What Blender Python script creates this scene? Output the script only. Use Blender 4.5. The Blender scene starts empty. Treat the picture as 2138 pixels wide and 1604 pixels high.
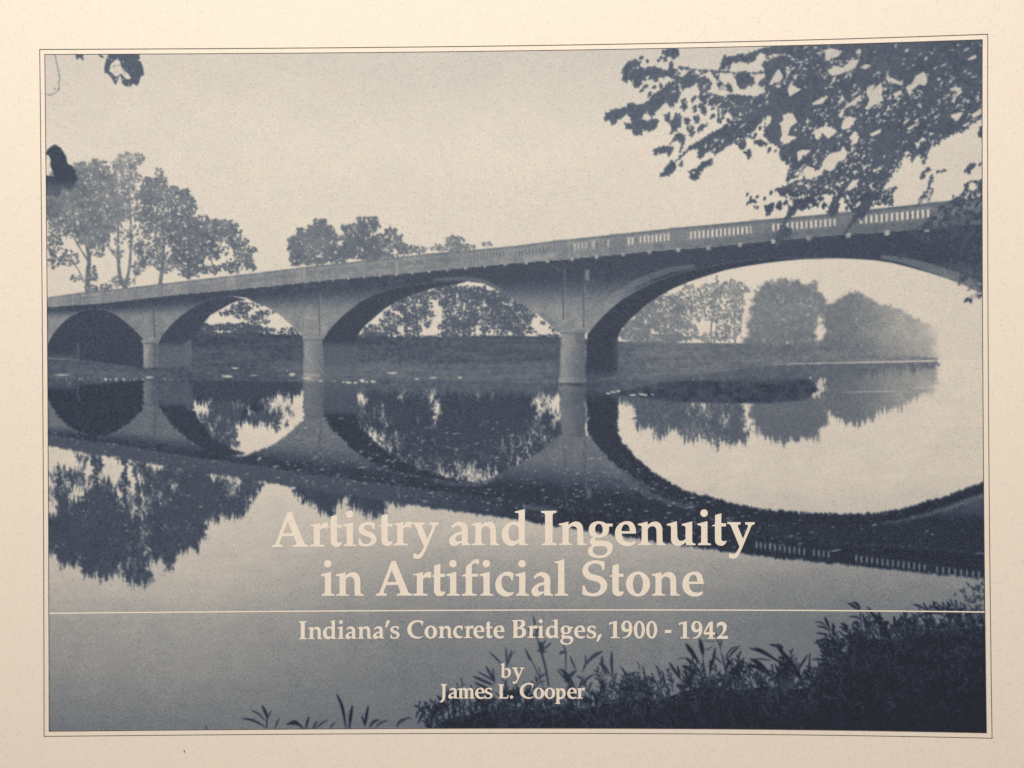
import bpy, math, time
import numpy as np
from mathutils import Matrix, Vector

# ---------------------------------------------------------------- scene, camera, light
# one page unit = one photograph pixel on the cover; u runs right, v runs down the page
S = 0.000127                              # metres per page unit (11 inch cover = about 2165 units)
FOCAL = 1851.0                            # focal length in pixels of the 2138 px wide photograph
CAM_U, CAM_V = 7.30, -0.03
CAM_ROT = (0.00029, 0.01664, -0.00687)
CURL = (0.02253, 0.00657, -0.00133, 0.00926, -0.00041, 0.00263)   # gentle curl of the cover

scn = bpy.context.scene
col = scn.collection


def rot3(a):
    cx, sx = math.cos(a[0]), math.sin(a[0])
    cy, sy = math.cos(a[1]), math.sin(a[1])
    cz, sz = math.cos(a[2]), math.sin(a[2])
    return (np.array([[1, 0, 0], [0, cx, -sx], [0, sx, cx]]) @
            np.array([[cy, 0, sy], [0, 1, 0], [-sy, 0, cy]]) @
            np.array([[cz, -sz, 0], [sz, cz, 0], [0, 0, 1]]))


R = rot3(CAM_ROT)
cam_data = bpy.data.cameras.new('camera')
cam_data.sensor_width = 36.0
cam_data.lens = 36.0 * FOCAL / 2138.0
cam_data.clip_start = 0.005
cam_data.clip_end = 20.0
cam = bpy.data.objects.new('camera', cam_data)
col.objects.link(cam)
F = np.diag([1.0, -1.0, -1.0])
Rw = (F @ R @ F).T
mw = Matrix([[Rw[i][j] for j in range(3)] + [0] for i in range(3)] + [[0, 0, 0, 1]])
mw.translation = Vector((CAM_U * S, -CAM_V * S, FOCAL * S))
cam.matrix_world = mw
scn.camera = cam

world = bpy.data.worlds.new('World')
scn.world = world
world.use_nodes = True
bg = world.node_tree.nodes['Background']
bg.inputs[0].default_value = (1.0, 0.86, 0.88, 1)
bg.inputs[1].default_value = 0.225


def area_lamp(name, loc, target, size, power, color, spread=math.pi):
    d = bpy.data.lights.new(name, 'AREA')
    d.shape = 'RECTANGLE'
    d.size, d.size_y = size
    d.energy = power
    d.color = color
    d.spread = spread
    o = bpy.data.objects.new(name, d)
    o.location = loc
    o.rotation_euler = (Vector(target) - Vector(loc)).to_track_quat('-Z', 'Y').to_euler()
    col.objects.link(o)
    return o


area_lamp('window_light', (-0.05, 0.37, 0.60), (-0.015, 0.16, 0.0), (0.40, 0.30), 5.35, (1.0, 1.0, 0.935))

vs = scn.view_settings
vs.view_transform = 'Standard'
vs.look = 'None'
vs.gamma = 1.0
vs.use_curve_mapping = False
vs.exposure = 0.0
scn.render.engine = 'CYCLES'
scn.cycles.max_bounces = 4

# ---------------------------------------------------------------- page geometry


def zf(u, v):
    U = np.asarray(u) / 1000.0
    V = np.asarray(v) / 1000.0
    c = CURL
    return 1000 * (c[0] * U * U + c[1] * U ** 3 + c[2] * U * V + c[3] * V * V + c[4] * U * U * V + c[5] * U * V * V)


def to_page(p):
    """traced photograph pixels -> page coordinates on the curled cover"""
    p = np.asarray(p, float)
    x = (p[..., 0] - 1069.0) / FOCAL
    y = (p[..., 1] - 802.0) / FOCAL
    d = np.stack([x, y, np.ones_like(x)], -1) @ R          # R^T applied
    z = np.zeros_like(x)
    for _ in range(5):
        t = (FOCAL - z) / d[..., 2]
        u = CAM_U + d[..., 0] * t
        v = CAM_V + d[..., 1] * t
        z = zf(u, v)
    return np.stack([u, v], -1)


def to_pix(u, v):
    X = np.stack([u - CAM_U, v - CAM_V, FOCAL - zf(u, v)], -1) @ R.T
    return 1069 + FOCAL * X[..., 0] / X[..., 2], 802 + FOCAL * X[..., 1] / X[..., 2]


def world_co(u, v, lift=0.0):
    return np.stack([np.asarray(u) * S, -np.asarray(v) * S, (zf(u, v) + lift) * S], -1)


# ---------------------------------------------------------------- the printed picture: ink density on a fine grid
PU0, PU1, PV0, PV1 = -992.6, 938.0, -693.2, 717.0        # printed area
CELL = 1.75
NX = int(round((PU1 - PU0) / CELL))
NY = int(round((PV1 - PV0) / CELL))
CX = (PU1 - PU0) / NX
CY = (PV1 - PV0) / NY
W, H = NX + 1, NY + 1
SS = 3
gu = PU0 + np.arange(W) * CX
gv = PV0 + np.arange(H) * CY
GU, GV = np.meshgrid(gu, gv)
PX, PY = to_pix(GU, GV)
PX = PX.astype(np.float32)
PY = PY.astype(np.float32)
rng = np.random.default_rng(11)


def canvas(p):
    q = to_page(p)
    return np.stack([((q[..., 0] - PU0) / CX + 0.5) * SS, ((q[..., 1] - PV0) / CY + 0.5) * SS], -1)


def fill(polys):
    """coverage of the union of polygons given in photograph pixels"""
    xs0, ys0, xs1, ys1 = [], [], [], []
    for p in polys:
        p = np.asarray(p, float)
        if p.ndim == 2:
            p = p[None]
        q = canvas(p)
        n = np.roll(q, -1, 1)
        area = (q[..., 0] * n[..., 1] - n[..., 0] * q[..., 1]).sum(1)
        q = np.where((area < 0)[:, None, None], q[:, ::-1], q)
        n = np.roll(q, -1, 1)
        xs0.append(q[..., 0].ravel()); ys0.append(q[..., 1].ravel())
        xs1.append(n[..., 0].ravel()); ys1.append(n[..., 1].ravel())
    out = np.zeros((H, W), np.float32)
    if not xs0:
        return out
    x0, y0, x1, y1 = map(np.concatenate, (xs0, ys0, xs1, ys1))
    ra = max(0, int(min(y0.min(), y1.min())) // SS)
    rb = min(H, int(max(y0.max(), y1.max())) // SS + 1)
    ca = max(0, int(min(x0.min(), x1.min())) // SS)
    cb = min(W, int(max(x0.max(), x1.max())) // SS + 1)
    if rb <= ra or cb <= ca:
        return out
    h, w = (rb - ra) * SS, (cb - ca) * SS
    y0 = y0 - ra * SS; y1 = y1 - ra * SS; x0 = x0 - ca * SS; x1 = x1 - ca * SS
    lo = np.clip(np.ceil(np.minimum(y0, y1) - 0.5), 0, h).astype(int)
    hi = np.clip(np.ceil(np.maximum(y0, y1) - 0.5), 0, h).astype(int)
    cnt = hi - lo
    k = cnt > 0
    x0, y0, x1, y1, lo, cnt = x0[k], y0[k], x1[k], y1[k], lo[k], cnt[k]
    e = np.repeat(np.arange(len(cnt)), cnt)
    row = np.arange(cnt.sum()) - np.repeat(np.cumsum(cnt) - cnt, cnt) + lo[e]
    xx = x0[e] + (row + 0.5 - y0[e]) * (x1[e] - x0[e]) / (y1[e] - y0[e])
    c = np.clip(np.ceil(xx - 0.5), 0, w).astype(int)
    sgn = np.where(y1[e] > y0[e], 1.0, -1.0)
    diff = np.bincount(row * (w + 1) + c, weights=sgn, minlength=h * (w + 1)).reshape(h, w + 1)
    m = np.abs(np.cumsum(diff, 1)[:, :w]) > 0.5
    out[ra:rb, ca:cb] = m.reshape(rb - ra, SS, cb - ca, SS).mean((1, 3))
    return out


def vnoise(sx, sy, seed):
    """smooth value noise over the print, feature size in pixels"""
    r = np.random.default_rng(seed)
    nx, ny = int(2000 / sx) + 3, int(1480 / sy) + 3
    g = r.random((ny, nx)).astype(np.float32)
    fx = (GU[0] - PU0) / sx
    fy = (GV[:, 0] - PV0) / sy
    ix, iy = fx.astype(int), fy.astype(int)
    tx, ty = fx - ix, fy - iy
    tx = tx * tx * (3 - 2 * tx); ty = ty * ty * (3 - 2 * ty)
    a = g[iy][:, ix] * (1 - tx) + g[iy][:, ix + 1] * tx
    b = g[iy + 1][:, ix] * (1 - tx) + g[iy + 1][:, ix + 1] * tx
    return (a * (1 - ty)[:, None] + b * ty[:, None]).astype(np.float32)


def blur(a, n):
    for ax in (0, 1):
        k = 2 * n + 1
        p = np.pad(a, [(n + 1, n) if i == ax else (0, 0) for i in (0, 1)], mode='edge')
        c = np.cumsum(p, ax, dtype=np.float64)
        a = ((np.take(c, range(k, c.shape[ax]), ax) - np.take(c, range(0, c.shape[ax] - k), ax)) / k).astype(np.float32)
    return a


def sstep(a, b, x):
    t = np.clip((x - a) / (b - a), 0, 1)
    return t * t * (3 - 2 * t)


def blobs(x, y, size, k=6, flat=1.0):
    """irregular leaf-clump polygons"""
    n = len(x)
    a = np.linspace(0, 2 * np.pi, k, endpoint=False)[None] + rng.uniform(0, 6.28, (n, 1)) + rng.uniform(-.35, .35, (n, k))
    a = np.sort(a, 1)
    r = size[:, None] * rng.uniform(.55, 1.25, (n, k))
    return np.stack([x[:, None] + r * np.cos(a), y[:, None] + flat * r * np.sin(a)], -1)


def ovate(x, y, length, width, ang):
    """pointed leaf shapes, base at x,y, pointing along ang (0 right, 90 down)"""
    t = np.array([0, .12, .35, .62, .85, 1, .85, .62, .35, .12])
    w = np.array([0, .55, 1, .8, .35, 0, -.35, -.8, -1, -.55]) * .5
    x, y, length, width, ang = [np.atleast_1d(np.asarray(q, float)) for q in (x, y, length, width, ang)]
    ca, sa = np.cos(ang)[:, None], np.sin(ang)[:, None]
    bend = rng.uniform(-.12, .12, (len(x), 1)) * length[:, None]
    lx = length[:, None] * t
    ly = width[:, None] * w + bend * (t * t)
    return np.stack([x[:, None] + lx * ca - ly * sa, y[:, None] + lx * sa + ly * ca], -1)


def ribbon(pts, w0, w1):
    p = np.asarray(pts, float)
    d = np.gradient(p, axis=0)
    d /= np.maximum(np.linalg.norm(d, axis=1), 1e-6)[:, None]
    n = np.stack([-d[:, 1], d[:, 0]], 1)
    w = np.linspace(w0, w1, len(p))[:, None] / 2
    return np.concatenate([p + n * w, (p - n * w)[::-1]])


def curve(pts, n=10):
    """smooth path through points (Catmull-Rom)"""
    p = np.asarray(pts, float)
    q = np.concatenate([[2 * p[0] - p[1]], p, [2 * p[-1] - p[-2]]])
    out = []
    for i in range(len(p) - 1):
        a, b, c, d = q[i:i + 4]
        t = np.linspace(0, 1, n, endpoint=False)[:, None]
        out.append(.5 * (2 * b + (c - a) * t + (2 * a - 5 * b + 4 * c - d) * t * t + (3 * b - a - 3 * c + d) * t ** 3))
    out.append(p[-1:])
    return np.concatenate(out)


def blade(pts, w):
    """grass blade / narrow leaf: thin at both ends"""
    p = curve(pts, 6)
    d = np.gradient(p, axis=0)
    d /= np.maximum(np.linalg.norm(d, axis=1), 1e-6)[:, None]
    n = np.stack([-d[:, 1], d[:, 0]], 1)
    t = np.linspace(0, 1, len(p))
    ww = (w / 2 * np.sin(np.pi * np.clip(t * .93 + .06, 0, 1)) ** .7)[:, None]
    return np.concatenate([p + n * ww, (p - n * ww)[::-1]])


def crown(clusters, size=(1.2, 3.1), flat=1.0):
    out = []
    full = []
    for cx, cy, rx, ry, cf in clusters:
        full.append((cx, cy, rx * .9, ry * .9, cf))
        for _ in range(7 if min(rx, ry) > 7 else 0):         # sprays that break the outline
            a = rng.uniform(0, 6.283)
            r = rng.uniform(.82, 1.12)
            f = rng.uniform(.14, .30)
            full.append((cx + rx * r * np.cos(a), cy + ry * r * np.sin(a), f * min(rx, ry) * 1.2, f * min(rx, ry), cf * .8))
    for cx, cy, rx, ry, cf in full:
        n = int(cf * .86 * rx * ry * np.pi / (np.mean(size) ** 2 * 2.2)) + 3
        r = np.sqrt(rng.random(n)) * rng.uniform(.85, 1.12, n)
        a = rng.uniform(0, 6.283, n)
        out.append(blobs(cx + rx * r * np.cos(a), cy + ry * r * np.sin(a), rng.uniform(size[0], size[1], n), flat=flat))
    return out


def edge_leaves(poly, step, size, out=2.0):
    p = np.asarray(poly, float)
    p = np.concatenate([p, p[:1]])
    seg = np.linalg.norm(np.diff(p, axis=0), axis=1)
    s = np.concatenate([[0], np.cumsum(seg)])
    t = np.arange(0, s[-1], step)
    x = np.interp(t, s, p[:, 0]) + rng.normal(0, out, len(t))
    y = np.interp(t, s, p[:, 1]) + rng.normal(0, out, len(t))
    return blobs(x, y, rng.uniform(size[0], size[1], len(t)))


D = np.zeros((H, W), np.float32)             # ink density, 0 = bare paper
IDM = np.zeros((H, W), np.int16)             # which printed element a point belongs to
ELEMENTS = []                                # (name, label)


def element(name, label):
    ELEMENTS.append((name, label))
    return len(ELEMENTS) - 1


def paint(m, tone, eid=None, thr=0.5):
    global D
    D = D * (1 - m) + m * tone
    if eid is not None:
        IDM[m > thr] = eid


# ---- sky
e_sky = element('printed_picture', 'blue grey duotone river photograph printed on the cover')
D[:] = 0.108 + 0.075 * sstep(330, 95, PY) * (0.55 + 0.45 * sstep(200, 1100, PX)) + 0.02 * sstep(900, 300, PY) * sstep(1500, 2050, PX)
D += 0.018 * (vnoise(90, 60, 1) - .5)
above = []                                   # layers that the river mirrors: mask, tone, mirror offset


def layer(m, tone, eid, mirror, shift=0.0, ref=None):
    tone = np.broadcast_to(np.asarray(tone, np.float32), (H, W))
    paint(m, tone, eid)
    above.append((m, tone if ref is None else np.broadcast_to(np.asarray(ref, np.float32), (H, W)), mirror, shift))


# ---- arch and parapet lines traced from the photograph
TOP = np.array([(90, 623), (101, 621), (178, 610), (265, 601.5), (404, 585), (540, 569.7), (636, 557.8), (757, 545), (904, 529), (1060, 515.5),
                (1153, 503.5), (1188, 500), (1408, 476.3), (1434, 474), (1600, 458.4), (1750, 445), (1863, 432.5), (1989, 419), (2070, 411)])
BOT = np.array([(90, 643), (101, 641), (213, 633.5), (374, 615), (540, 600), (694, 584), (828, 573), (1060, 551), (1186, 541.4), (1358, 525),
                (1479, 516.5), (1600, 504), (1750, 491), (1850, 485), (1926, 478), (2070, 466)])
ytop = np.interp(PX, TOP[:, 0], TOP[:, 1])
ybot = np.interp(PX, BOT[:, 0], BOT[:, 1])
A1 = [(98, 722), (102, 713), (111, 697), (126, 678), (146.5, 660.6), (172, 649), (197, 645.5), (222, 648), (245, 659), (268, 677), (285, 693), (300, 708.6)]
A2L = [(328, 721), (338, 701), (353.5, 682), (374, 662), (394, 646.7), (416.7, 634), (442, 625), (480, 618)]
A2R = [(515, 622), (530, 631), (555, 640), (580.5, 655), (606, 676.5), (626, 695.5), (633, 702)]
A2B = [(515, 626), (495, 629), (480, 635), (462, 645.5), (439, 658), (427, 673), (414, 692), (403, 712)]
A3L = [(674, 710), (686.6, 690), (704, 670), (727, 650), (752, 630), (782.5, 614.6), (813, 604.5), (858, 596), (909, 590.6), (947, 588), (972, 587)]
A3R = [(1010, 592), (1042, 608), (1060, 618), (1085, 632), (1110, 647.5), (1136, 667.7), (1161, 690), (1168, 695)]
A3B = [(972, 589), (959, 592), (934, 596), (896, 604.5), (863, 614.6), (833, 627), (803, 645), (782, 662.6), (762, 680), (750, 695.5), (744.6, 715)]
A4L = [(1226.7, 698), (1236.8, 685), (1254, 665), (1274.6, 645), (1300, 624.7), (1332.7, 606), (1363, 590.7), (1396, 578), (1433.7, 566.7), (1464, 560.4),
       (1502, 553), (1540, 546.5), (1600, 541), (1674, 538.5), (1706, 538)]
A4R = [(1749.5, 539.4), (1787, 541), (1825, 543.4), (1863, 549), (1901, 558.6), (1939, 569.7), (1977, 582), (2007, 593), (2042, 609.6), (2070, 623)]
A4B = [(1749, 539.4), (1706, 540.5), (1674, 541.5), (1636, 545), (1598, 549.5), (1552, 556.6), (1514, 564), (1477, 575.5), (1439, 588), (1406, 602), (1378, 617),
       (1350, 636), (1328, 655), (1310, 672.7), (1295, 690.4), (1290, 703)]

WLINE = [(80, 789), (300, 791), (420, 794), (633, 797), (900, 795), (1170, 801), (1290, 799), (1380, 790), (1500, 778), (1600, 763), (1700, 760), (1957, 756), (1990, 752), (2080, 752)]

# ---- trees behind the bridge
T_A = [(150, 440, 58, 60, 2.0), (185, 390, 48, 48, 2.4), (118, 410, 30, 52, 2.5), (185, 480, 35, 40, 2.0), (215, 440, 42, 60, 2.1), (113, 500, 16, 40, 1.2),
       (142, 540, 22, 16, 1.1), (112, 545, 12, 14, .8), (195, 572, 9, 14, 1.1), (190, 350, 22, 16, 1.4), (217, 346, 9, 10, 1.1), (165, 362, 18, 14, 1.5),
       (205, 525, 12, 12, .9), (160, 580, 10, 8, .5)]
T_B = [(272, 333, 28, 17, 1.3), (268, 360, 24, 22, 1.0), (248, 345, 12, 18, 1.1), (296, 333, 7, 15, 1.2), (245, 400, 30, 36, 1.9), (272, 425, 20, 40, .6),
       (262, 470, 18, 40, .6), (286, 500, 18, 30, .6), (246, 520, 12, 20, .6), (242, 590, 18, 10, 1.0), (207, 602, 30, 8, 1.5), (240, 440, 20, 30, 1.5), (262, 585, 22, 9, .4)]
T_C = [(330, 420, 40, 44, 1.7), (312, 402, 25, 25, 1.7), (335, 382, 15, 16, 1.4), (331, 361, 8, 8, .9), (340, 480, 42, 35, 1.6),
       (310, 530, 28, 26, 1.4), (290, 562, 14, 14, 1.0), (345, 550, 22, 25, 1.3), (312, 465, 22, 24, 1.2), (300, 440, 18, 26, 1.0)]
T_D = [(378, 428, 28, 32, 1.5), (388, 410, 14, 12, 1.2), (384, 480, 36, 38, 2.0), (404, 505, 48, 44, 2.2), (385, 545, 35, 22, 1.7), (440, 480, 38, 22, 1.8),
       (470, 474, 28, 18, 1.9), (490, 497, 16, 24, 1.6), (507, 530, 22, 25, 2.0), (521, 552, 13, 12, 1.9), (484, 556, 20, 14, 1.6), (430, 563, 32, 9, 1.4),
       (395, 572, 20, 8, 1.4), (452, 520, 26, 18, .7), (425, 455, 14, 6, 1.2)]
tA = fill(crown(T_A) + [ribbon(curve([(183, 614), (183, 575), (186, 540), (180, 510), (172, 480)]), 11, 5), ribbon(curve([(184, 545), (168, 520), (150, 490)]), 4, 2),
                        ribbon([(176, 590), (163, 562), (148, 545)], 3, 1.5), ribbon(curve([(186, 540), (200, 505), (210, 470)]), 5, 2)])
tB = fill(crown(T_B) + [ribbon(curve([(262, 604), (250, 575), (247, 520), (246, 470), (240, 420)]), 9, 3), ribbon(curve([(262, 604), (271, 550), (274, 480), (270, 410), (275, 345)]), 7, 1.5),
                        ribbon([(248, 545), (228, 520), (208, 478)], 2.5, 1), ribbon([(246, 533), (222, 508)], 2, 1), ribbon([(268, 597), (283, 580), (290, 560)], 2, 1)])
tC = fill(crown(T_C) + [ribbon(curve([(334, 595), (340, 550), (341, 500), (338, 450)]), 8, 4)])
tD = fill(crown(T_D) + [ribbon([(447, 572), (437, 522)], 2.5, 1.5), ribbon([(425, 565), (424, 530)], 2.5, 1.5), ribbon([(392, 580), (394, 540)], 7, 5), ribbon([(448, 575), (465, 550)], 4, 2)])
hz = .35 * vnoise(26, 26, 5) + .45 * vnoise(9, 8, 6) + .2 * vnoise(4, 4, 7)
n = 900
gx = rng.uniform(98, 525, n); gy = rng.uniform(325, 590, n)
gapT = 1 - .8 * fill([blobs(gx, gy, rng.gamma(2, .55, n) + .4)])
tA, tB, tC, tD = tA * gapT, tB * gapT, tC * gapT, tD * gapT
for nm, m, tn, lb in ((0, tA, .57, 'tall leafy tree at the left end of the bridge'), (1, tB, .53, 'tall thin tree with two bare stems'),
                      (2, tC, .575, 'leafy tree with a single straight trunk'), (3, tD, .62, 'broad low tree reaching over the parapet')):
    e = element('printed_tree', lb)
    t = tn + .30 * (hz - .5) + .04 * sstep(380, 560, PY) - .05 * sstep(400, 320, PY)
    layer(m, t, e, 769, 14, ref=.76 + .08 * (hz - .5))
C_A = [(640, 515, 36, 28, 2.6), (670, 490, 27, 25, 2.4), (662, 468, 8, 12, 1.7), (690, 500, 18, 26, 2.1), (614, 527, 12, 20, 1.5), (630, 488, 9, 14, 1.6), (645, 545, 42, 10, 2.6),
       (616, 552, 13, 5, 1.3), (700, 535, 30, 16, 2.4), (655, 485, 14, 14, 2)]
C_B = [(740, 490, 24, 26, 2.3), (765, 475, 24, 18, 2.3), (783, 463, 8, 11, 1.6), (755, 520, 46, 24, 2.2), (795, 512, 30, 26, 1.6), (818, 487, 13, 11, 1.6), (830, 505, 13, 16, 1.6),
       (850, 522, 20, 10, 1.9), (790, 537, 50, 8, 2.0), (725, 520, 16, 20, 1.8)]
C_C = [(878, 521, 13, 9, 1.9), (908, 519, 12, 6, 1.0), (950, 503, 20, 10, 1.7), (945, 517, 40, 9, 1.9), (980, 515, 14, 6, 1.4), (1018, 510, 12, 6, 1.5)]
for cl, tn, lb in ((C_A, .64, 'bushy tree with a pointed top behind the parapet'), (C_B, .635, 'rounded tree behind the parapet'), (C_C, .54, 'low distant shrubs behind the parapet')):
    e = element('printed_tree', lb)
    m = fill(crown(cl, (1.2, 2.8))) * (PY < ytop + 3)
    layer(m, tn + .24 * (hz - .5), e, 764, 12, ref=.80 + .06 * (hz - .5))

# ---- far trees beyond the wide arch
R_A = [(1320, 692, 36, 24, 2.4), (1348, 655, 30, 36, 2.2), (1388, 645, 32, 34, 1.7), (1400, 690, 30, 26, 1.7), (1424, 655, 24, 35, 1.6), (1440, 618, 26, 20, 1.0), (1482, 608, 30, 16, 1.0),
       (1532, 602, 32, 16, 1.7), (1470, 645, 24, 28, .8), (1502, 640, 22, 36, 1.0), (1538, 635, 18, 34, 1.5), (1538, 680, 12, 24, 1.0), (1490, 704, 44, 12, 1.4), (1380, 708, 60, 10, 2.2),
       (1497, 585, 3, 14, .8), (1442, 690, 12, 22, 1.3), (1512, 685, 12, 22, .9)]
rA = fill(crown(R_A, (1.3, 3)) + [ribbon(curve([(1484, 718), (1486, 670), (1497, 610), (1497, 580)]), 4, 1), ribbon([(1535, 718), (1532, 650)], 4, 2), ribbon([(1492, 718), (1502, 640)], 3, 1.5),
                                  ribbon([(1376, 700), (1420, 625)], 2, 1)])
e = element('printed_tree', 'airy group of thin trees seen under the wide arch')
layer(rA, .545 + .22 * (hz - .5) - .05 * sstep(1350, 1520, PX), e, 757, 0, ref=.66 + .06 * (hz - .5))
PB = [(1552, 728), (1556, 706), (1566, 692), (1561, 676), (1570, 662), (1565, 645), (1576, 636), (1573, 622), (1584, 615), (1588, 601), (1602, 591), (1625, 588), (1655, 588), (1680, 596), (1698, 591), (1708, 612), (1724, 626), (1720, 645), (1704, 662), (1708, 678), (1696, 692), (1704, 704), (1712, 728)]
PC = [(1698, 760), (1704, 724), (1722, 706), (1727, 690), (1719, 674), (1724, 660), (1712, 648), (1732, 638), (1745, 631), (1765, 619), (1790, 612), (1812, 624), (1840, 640), (1870, 645), (1900, 663), (1925, 676), (1950, 683), (1957, 700), (1955, 720), (1961, 742), (1957, 757)]
def inside(poly, step, size, dens=1.0):
    p = np.asarray(poly, float)
    lo_, hi_ = p.min(0), p.max(0)
    n = int(dens * (hi_[0] - lo_[0]) * (hi_[1] - lo_[1]) / step ** 2)
    q = lo_ + rng.random((n, 2)) * (hi_ - lo_)
    m = fill([poly])
    c = canvas(q) / SS
    k = m[np.clip(c[:, 1].astype(int), 0, H - 1), np.clip(c[:, 0].astype(int), 0, W - 1)] > .5
    q = q[k]
    return blobs(q[:, 0], q[:, 1], rng.uniform(size[0], size[1], len(q)))


rC = blur(fill([inside(PC, 2.1, (1.8, 4.2)), edge_leaves(PC[:18], 2.6, (1.2, 3.6), 3.4)]), 1)
rC = rC * (1 - .8 * sstep(1925, 1966, PX + 14 * (vnoise(14, 14, 8) - .5)))
e = element('printed_tree', 'hazy far tree line sloping down to the water')
layer(rC, np.clip(.55 - .27 * sstep(1740, 1960, PX) + .16 * (hz - .5) + .06 * sstep(690, 740, PY), 0, 1), e, 749, 0)
rB = fill([inside(PB, 2.2, (1.6, 3.6)), edge_leaves(PB, 2.4, (1.0, 3.4), 3.6), blobs(np.array([1600, 1640, 1700, 1665, 1690]), np.array([592, 586, 588, 590, 600]), np.array([5, 5, 5, 5, 6.]), 9)])
rB *= 1 - .85 * fill([blobs(np.array([1714, 1710, 1716, 1708, 1712, 1704, 1690]), np.array([672, 680, 688, 696, 704, 710, 708]), np.array([4, 5, 4, 4, 3, 3, 3.]))])
e = element('printed_tree', 'dense round tree seen under the wide arch')
layer(blur(rB, 1), .535 + .15 * (hz - .5) + .04 * sstep(640, 720, PY), e, 753, 0, ref=.58 + .10 * (hz - .5))

# ---- trees under the smaller arches
open3 = fill([A3L + A3R + [(1168, 720), (674, 720)]])
open2 = fill([A2L + A2R + [(633, 720), (328, 720)]])
U3 = [(866, 640, 32, 34, 1.3), (850, 684, 32, 20, 1.7), (890, 655, 15, 30, 1.0), (795, 692, 40, 16, 1.6), (815, 665, 20, 16, 1.1), (780, 702, 34, 8, 1.8), (885, 615, 26, 12, .9),
      (962, 640, 42, 48, 1.35), (940, 682, 22, 26, 1.7), (980, 610, 42, 16, 1.3), (1010, 655, 36, 44, 1.4), (1050, 650, 36, 40, 1.5), (1078, 668, 26, 30, 1.3), (1040, 618, 40, 14, 1.6),
      (1004, 694, 16, 10, .9), (1092, 690, 24, 10, 1.0), (925, 608, 22, 22, 1.5), (1155, 692, 12, 9, 1.2), (1104, 652, 20, 22, 1.1), (1135, 675, 8, 6, .6), (830, 640, 16, 10, 1.3), (965, 690, 22, 16, 1.4)]
u3 = fill(crown(U3, (1.1, 2.6)) + [ribbon([(874, 708), (868, 650)], 5, 3), ribbon([(966, 706), (976, 610)], 3, 2), ribbon([(978, 706), (986, 630)], 3, 2), ribbon([(1012, 706), (1020, 640)], 2, 1),
                                   ribbon([(1044, 706), (1062, 640)], 2.5, 1.5), ribbon([(1056, 706), (1075, 650)], 2, 1), ribbon([(1030, 706), (1040, 640)], 2, 1), ribbon([(850, 705), (846, 670)], 4, 3)])
u3 *= 1 - fill([blobs(np.array([837, 840, 905, 910, 900, 912, 908, 998, 998, 1000, 893, 1147, 1140]), np.array([686, 694, 690, 668, 698, 655, 680, 684, 694, 700, 700, 694, 685]),
                      np.array([8, 7, 9, 8, 10, 7, 9, 6, 7, 5, 7, 9, 7.]), 9)]) * .95
e = element('printed_tree', 'dark row of slender trees seen under the middle arch')
layer(u3 * open3, .75 + .07 * (hz - .5), e, 757, 0, ref=.84)
U2 = [(500, 650, 20, 16, 1.5), (522, 638, 22, 8, .7), (540, 664, 22, 14, 1.1), (490, 684, 60, 9, 2.4), (556, 652, 22, 5, 1.2), (535, 692, 44, 12, 2.2), (600, 693, 12, 12, .8), (616, 692, 8, 8, .8), (468, 655, 8, 8, .6),
      (430, 690, 20, 14, 2.6), (410, 692, 12, 14, 3)]
e = element('printed_tree', 'single spreading tree seen under the second arch')
layer(fill(crown(U2, (1.2, 2.8)) + [ribbon([(521, 690), (515, 650)], 3, 1.5)]) * open2, .77, e, 757, 0, ref=.86)

# the same trees stand taller behind the arches: only the water shows their tops
U3R = [(930, 640, 170, 62, .85), (800, 650, 60, 50, 1.1), (1060, 640, 70, 60, .55), (960, 560, 160, 40, 1.5), (960, 590, 120, 40, 1.3), (870, 600, 70, 40, 1.4), (1120, 600, 60, 50, 1.2)]
u3r = fill(crown(U3R, (2.2, 5)) + [ribbon([(x, 710), (x + 12, 560)], 3, 2) for x in (868, 966, 984, 1015, 1050)])
u3r *= 1 - .8 * fill([ovate(rng.uniform(770, 1160, 130), rng.uniform(540, 700, 130), rng.uniform(8, 30, 130), rng.uniform(2, 5, 130), np.full(130, np.pi / 2))])
u3r *= 1 - fill([blobs(np.array([837, 838, 836, 905, 910, 900, 912, 908, 998, 998, 1142, 1148, 1135, 1150, 1120, 1095, 1105, 1118, 1160, 1080, 1125]), np.array([680, 690, 672, 690, 668, 698, 650, 640, 680, 694, 694, 680, 668, 660, 690, 697, 676, 655, 645, 692, 640]),
                       np.array([8, 7, 7, 10, 10, 12, 9, 8, 7, 7, 12, 12, 11, 10, 10, 8, 8, 8, 8, 6, 6.]), 9)])
above.append((u3r, np.full((H, W), .80, np.float32), 757, 0))
U2R = [(470, 660, 40, 20, 1.6), (520, 640, 36, 12, 1.0), (555, 640, 30, 14, 1.2), (470, 640, 26, 30, .9), (600, 640, 40, 20, .0), (440, 600, 50, 40, 1.2)]
above.append((fill(crown(U2R, (2, 4.5))), np.full((H, W), .74, np.float32), 757, 0))

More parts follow.
